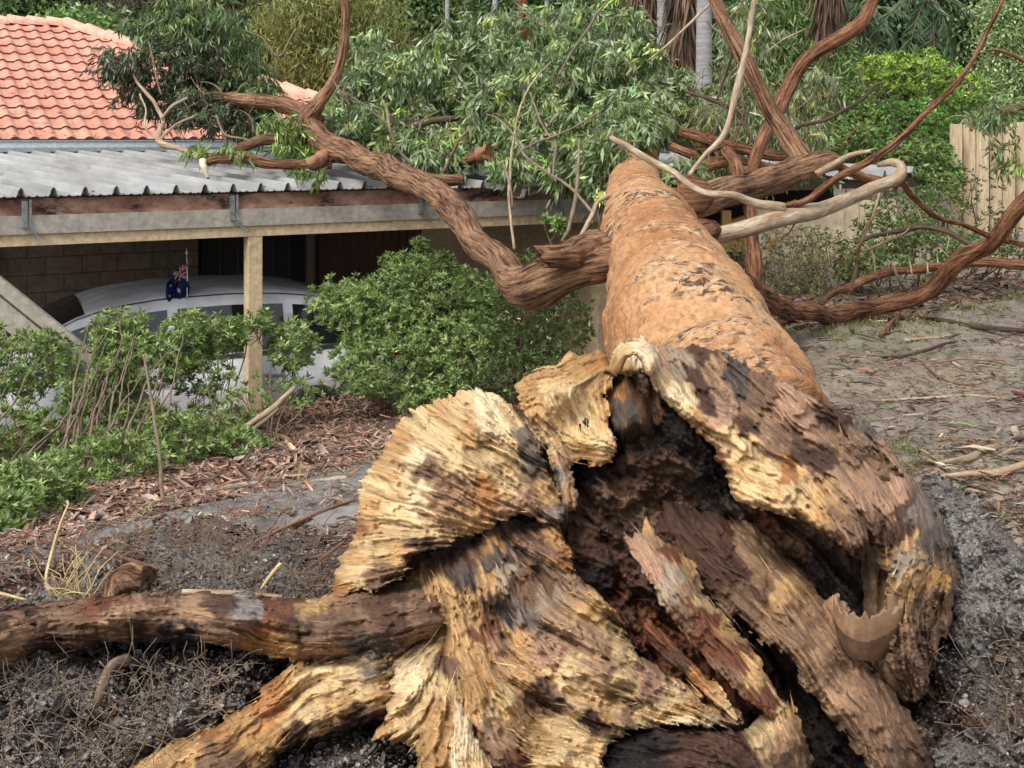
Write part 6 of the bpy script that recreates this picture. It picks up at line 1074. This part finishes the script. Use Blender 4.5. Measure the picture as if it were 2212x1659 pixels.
for k, (a, b_, lb) in enumerate((((90, 1200), (250, 1150), 'long grey bark strip on the left part of the path, nearest the straw'), ((150, 1192), (300, 1130), 'grey bark strip lying just above the longest strip on the path'), ((380, 1090), (560, 1050), 'grey bark strip along the far edge of the path'), ((440, 1072), (640, 1040), 'pale bark strip on the mulch side of the path'), ((640, 1060), (820, 1045), 'thin bark strip on the path near the torn stump'))):
    stick('bark_strip', lb, [(a[0], a[1], 9), ((a[0]+b_[0])/2, (a[1]+b_[1])/2+4, 14), (b_[0], b_[1], 7)], M['barkgrey'], 'bark', group='bark strips along the path', sides=6, rough=.2, lift=1.2)
rt = np.random.default_rng(300); strw = []
for k in range(26):
    b0 = at(rt.uniform(130, 200), rt.uniform(1270, 1310), 5.6); e = b0+np.array([rt.uniform(-.1, .12), rt.uniform(-.05, .05), rt.uniform(.02, .17)]); strw.append([(*b0, .0025), (*(b0*.5+e*.5+[rt.normal(0, .015), 0, .01]), .0022), (*e, .001)])
tag(tubes('dry_grass', strw, M['straw'], None, px=False, sides=4, step=.03), kind='stuff')
# hair roots over the soil and torn wood
hr = []
def hair(poly, n, Yf, lo=.04, hi=.16, r=.0016):
    px, py = inpoly(poly, n, rt)
    for a, b_ in zip(px, py):
        p = at(a, b_, Yf(a, b_)); d = rt.normal(0, 1, 3)*[1, .35, .8]; d /= np.linalg.norm(d); L = rt.uniform(lo, hi); q = [p]
        for j in range(3): d = d+rt.normal(0, .4, 3)*[1, .3, 1]; q.append(q[-1]+d/np.linalg.norm(d)*L/3)
        hr.append([(*v, r*(1-.22*j)*rt.uniform(.7, 1.3)) for j, v in enumerate(q)])
hair([(0, 1420), (560, 1420), (400, 1600), (150, 1659), (0, 1659)], 190, lambda a, b: 4.72-(b-1420)*.0028)
hair([(180, 1220), (300, 1130), (480, 1120), (720, 1180), (700, 1280), (250, 1290)], 330, lambda a, b: 6.45-(b-1130)*.0062, .05, .22)
hair([(2060, 1200), (2212, 1300), (2212, 1659), (2000, 1659)], 50, lambda a, b: 5.4-(b-1250)*.0022)
tubes('hair_root', hr, M['twig'], tree, px=False, sides=4, step=.04)

sc_ = [(.21, .185, .17), (.16, .135, .12), (.26, .24, .22), (.19, .14, .11), (.30, .28, .26), (.13, .11, .095), (.17, .14, .12)]
for k_, n_ in (('soil11', 5200), ('soil12', 1200), ('soil13', 2600), ('soil14', 3600)):
    chips('soil_clods', None, n_, .0075, sc_, 400+n_, pos=LASTREL[k_][0], off=(0, -.004, 0), asp=.75, thick=.5, flat=.6)
    chips('soil_clods', None, n_//22, .015, sc_[:4], 500+n_, pos=LASTREL[k_][0], off=(0, -.006, 0), asp=.8, thick=.6, flat=.6)
rg = np.random.default_rng(410); m_n = 700; Tt = rg.uniform(-3.3, 4, m_n); Dd = np.where(rg.random(m_n) < .6, rg.uniform(6.4, 6.9, m_n), rg.uniform(.1, 6.6, m_n))
Pr = (P0[None]+DIR*Tt[:, None]+RD*Dd[:, None]); Pr[:, 2] = 2.56+Dd*RISE; chips('roof_litter', None, m_n, .04, mc+[(.2, .15, .1)]*3, 411, pos=Pr*S, asp=.3, flat=.1)
Pt = np.array([tsz(rg.uniform(-3.2, 1.5), EAVE+d, roofplane(0, d)+.06) for d in rg.uniform(0, 1, 260)**1.5*3]); chips('roof_litter', None, 300, .045, mc, 412, pos=Pt, asp=.22, flat=.3)

NP = [(-60, 1180), (200, 1170), (500, 1110), (800, 1060), (800, 1210), (300, 1200), (120, 1300), (-60, 1390)]
chips('ground_litter', NP, 2600, .022, mc+sc_, 610, asp=.3); chips('ground_litter', NP, 500, .06, mc, 611, asp=.12)
# litter carried on past the frame's edges and behind the trunk
rg = np.random.default_rng(620)
def wpos(x0, x1, y0, y1, n):
    x = rg.uniform(x0, x1, n); y = rg.uniform(y0, y1, n); s_ = (x/S-P0[0])*NRM[0]+(y/S-P0[1])*NRM[1]; k = s_ < .2; x, y = x[k], y[k]; return np.stack([x, y, ground_z(x, y)+.012], -1)
chips('ground_litter', None, 9000, .032, gc, 621, pos=wpos(.3, 8, 4.5, 15, 14000), asp=.18, flat=.15)
chips('ground_litter', None, 500, .11, gc, 622, pos=wpos(.3, 8, 4.5, 15, 3000), asp=.10, flat=.1)
chips('bark_mulch', None, 9000, .05, mc, 623, pos=wpos(-7, -2.2, 3.0, 10.2, 14000), asp=.22)
chips('bark_mulch', None, 3500, .05, mc, 624, pos=wpos(-1.6, 1.2, 7.2, 11.5, 8000), asp=.22)
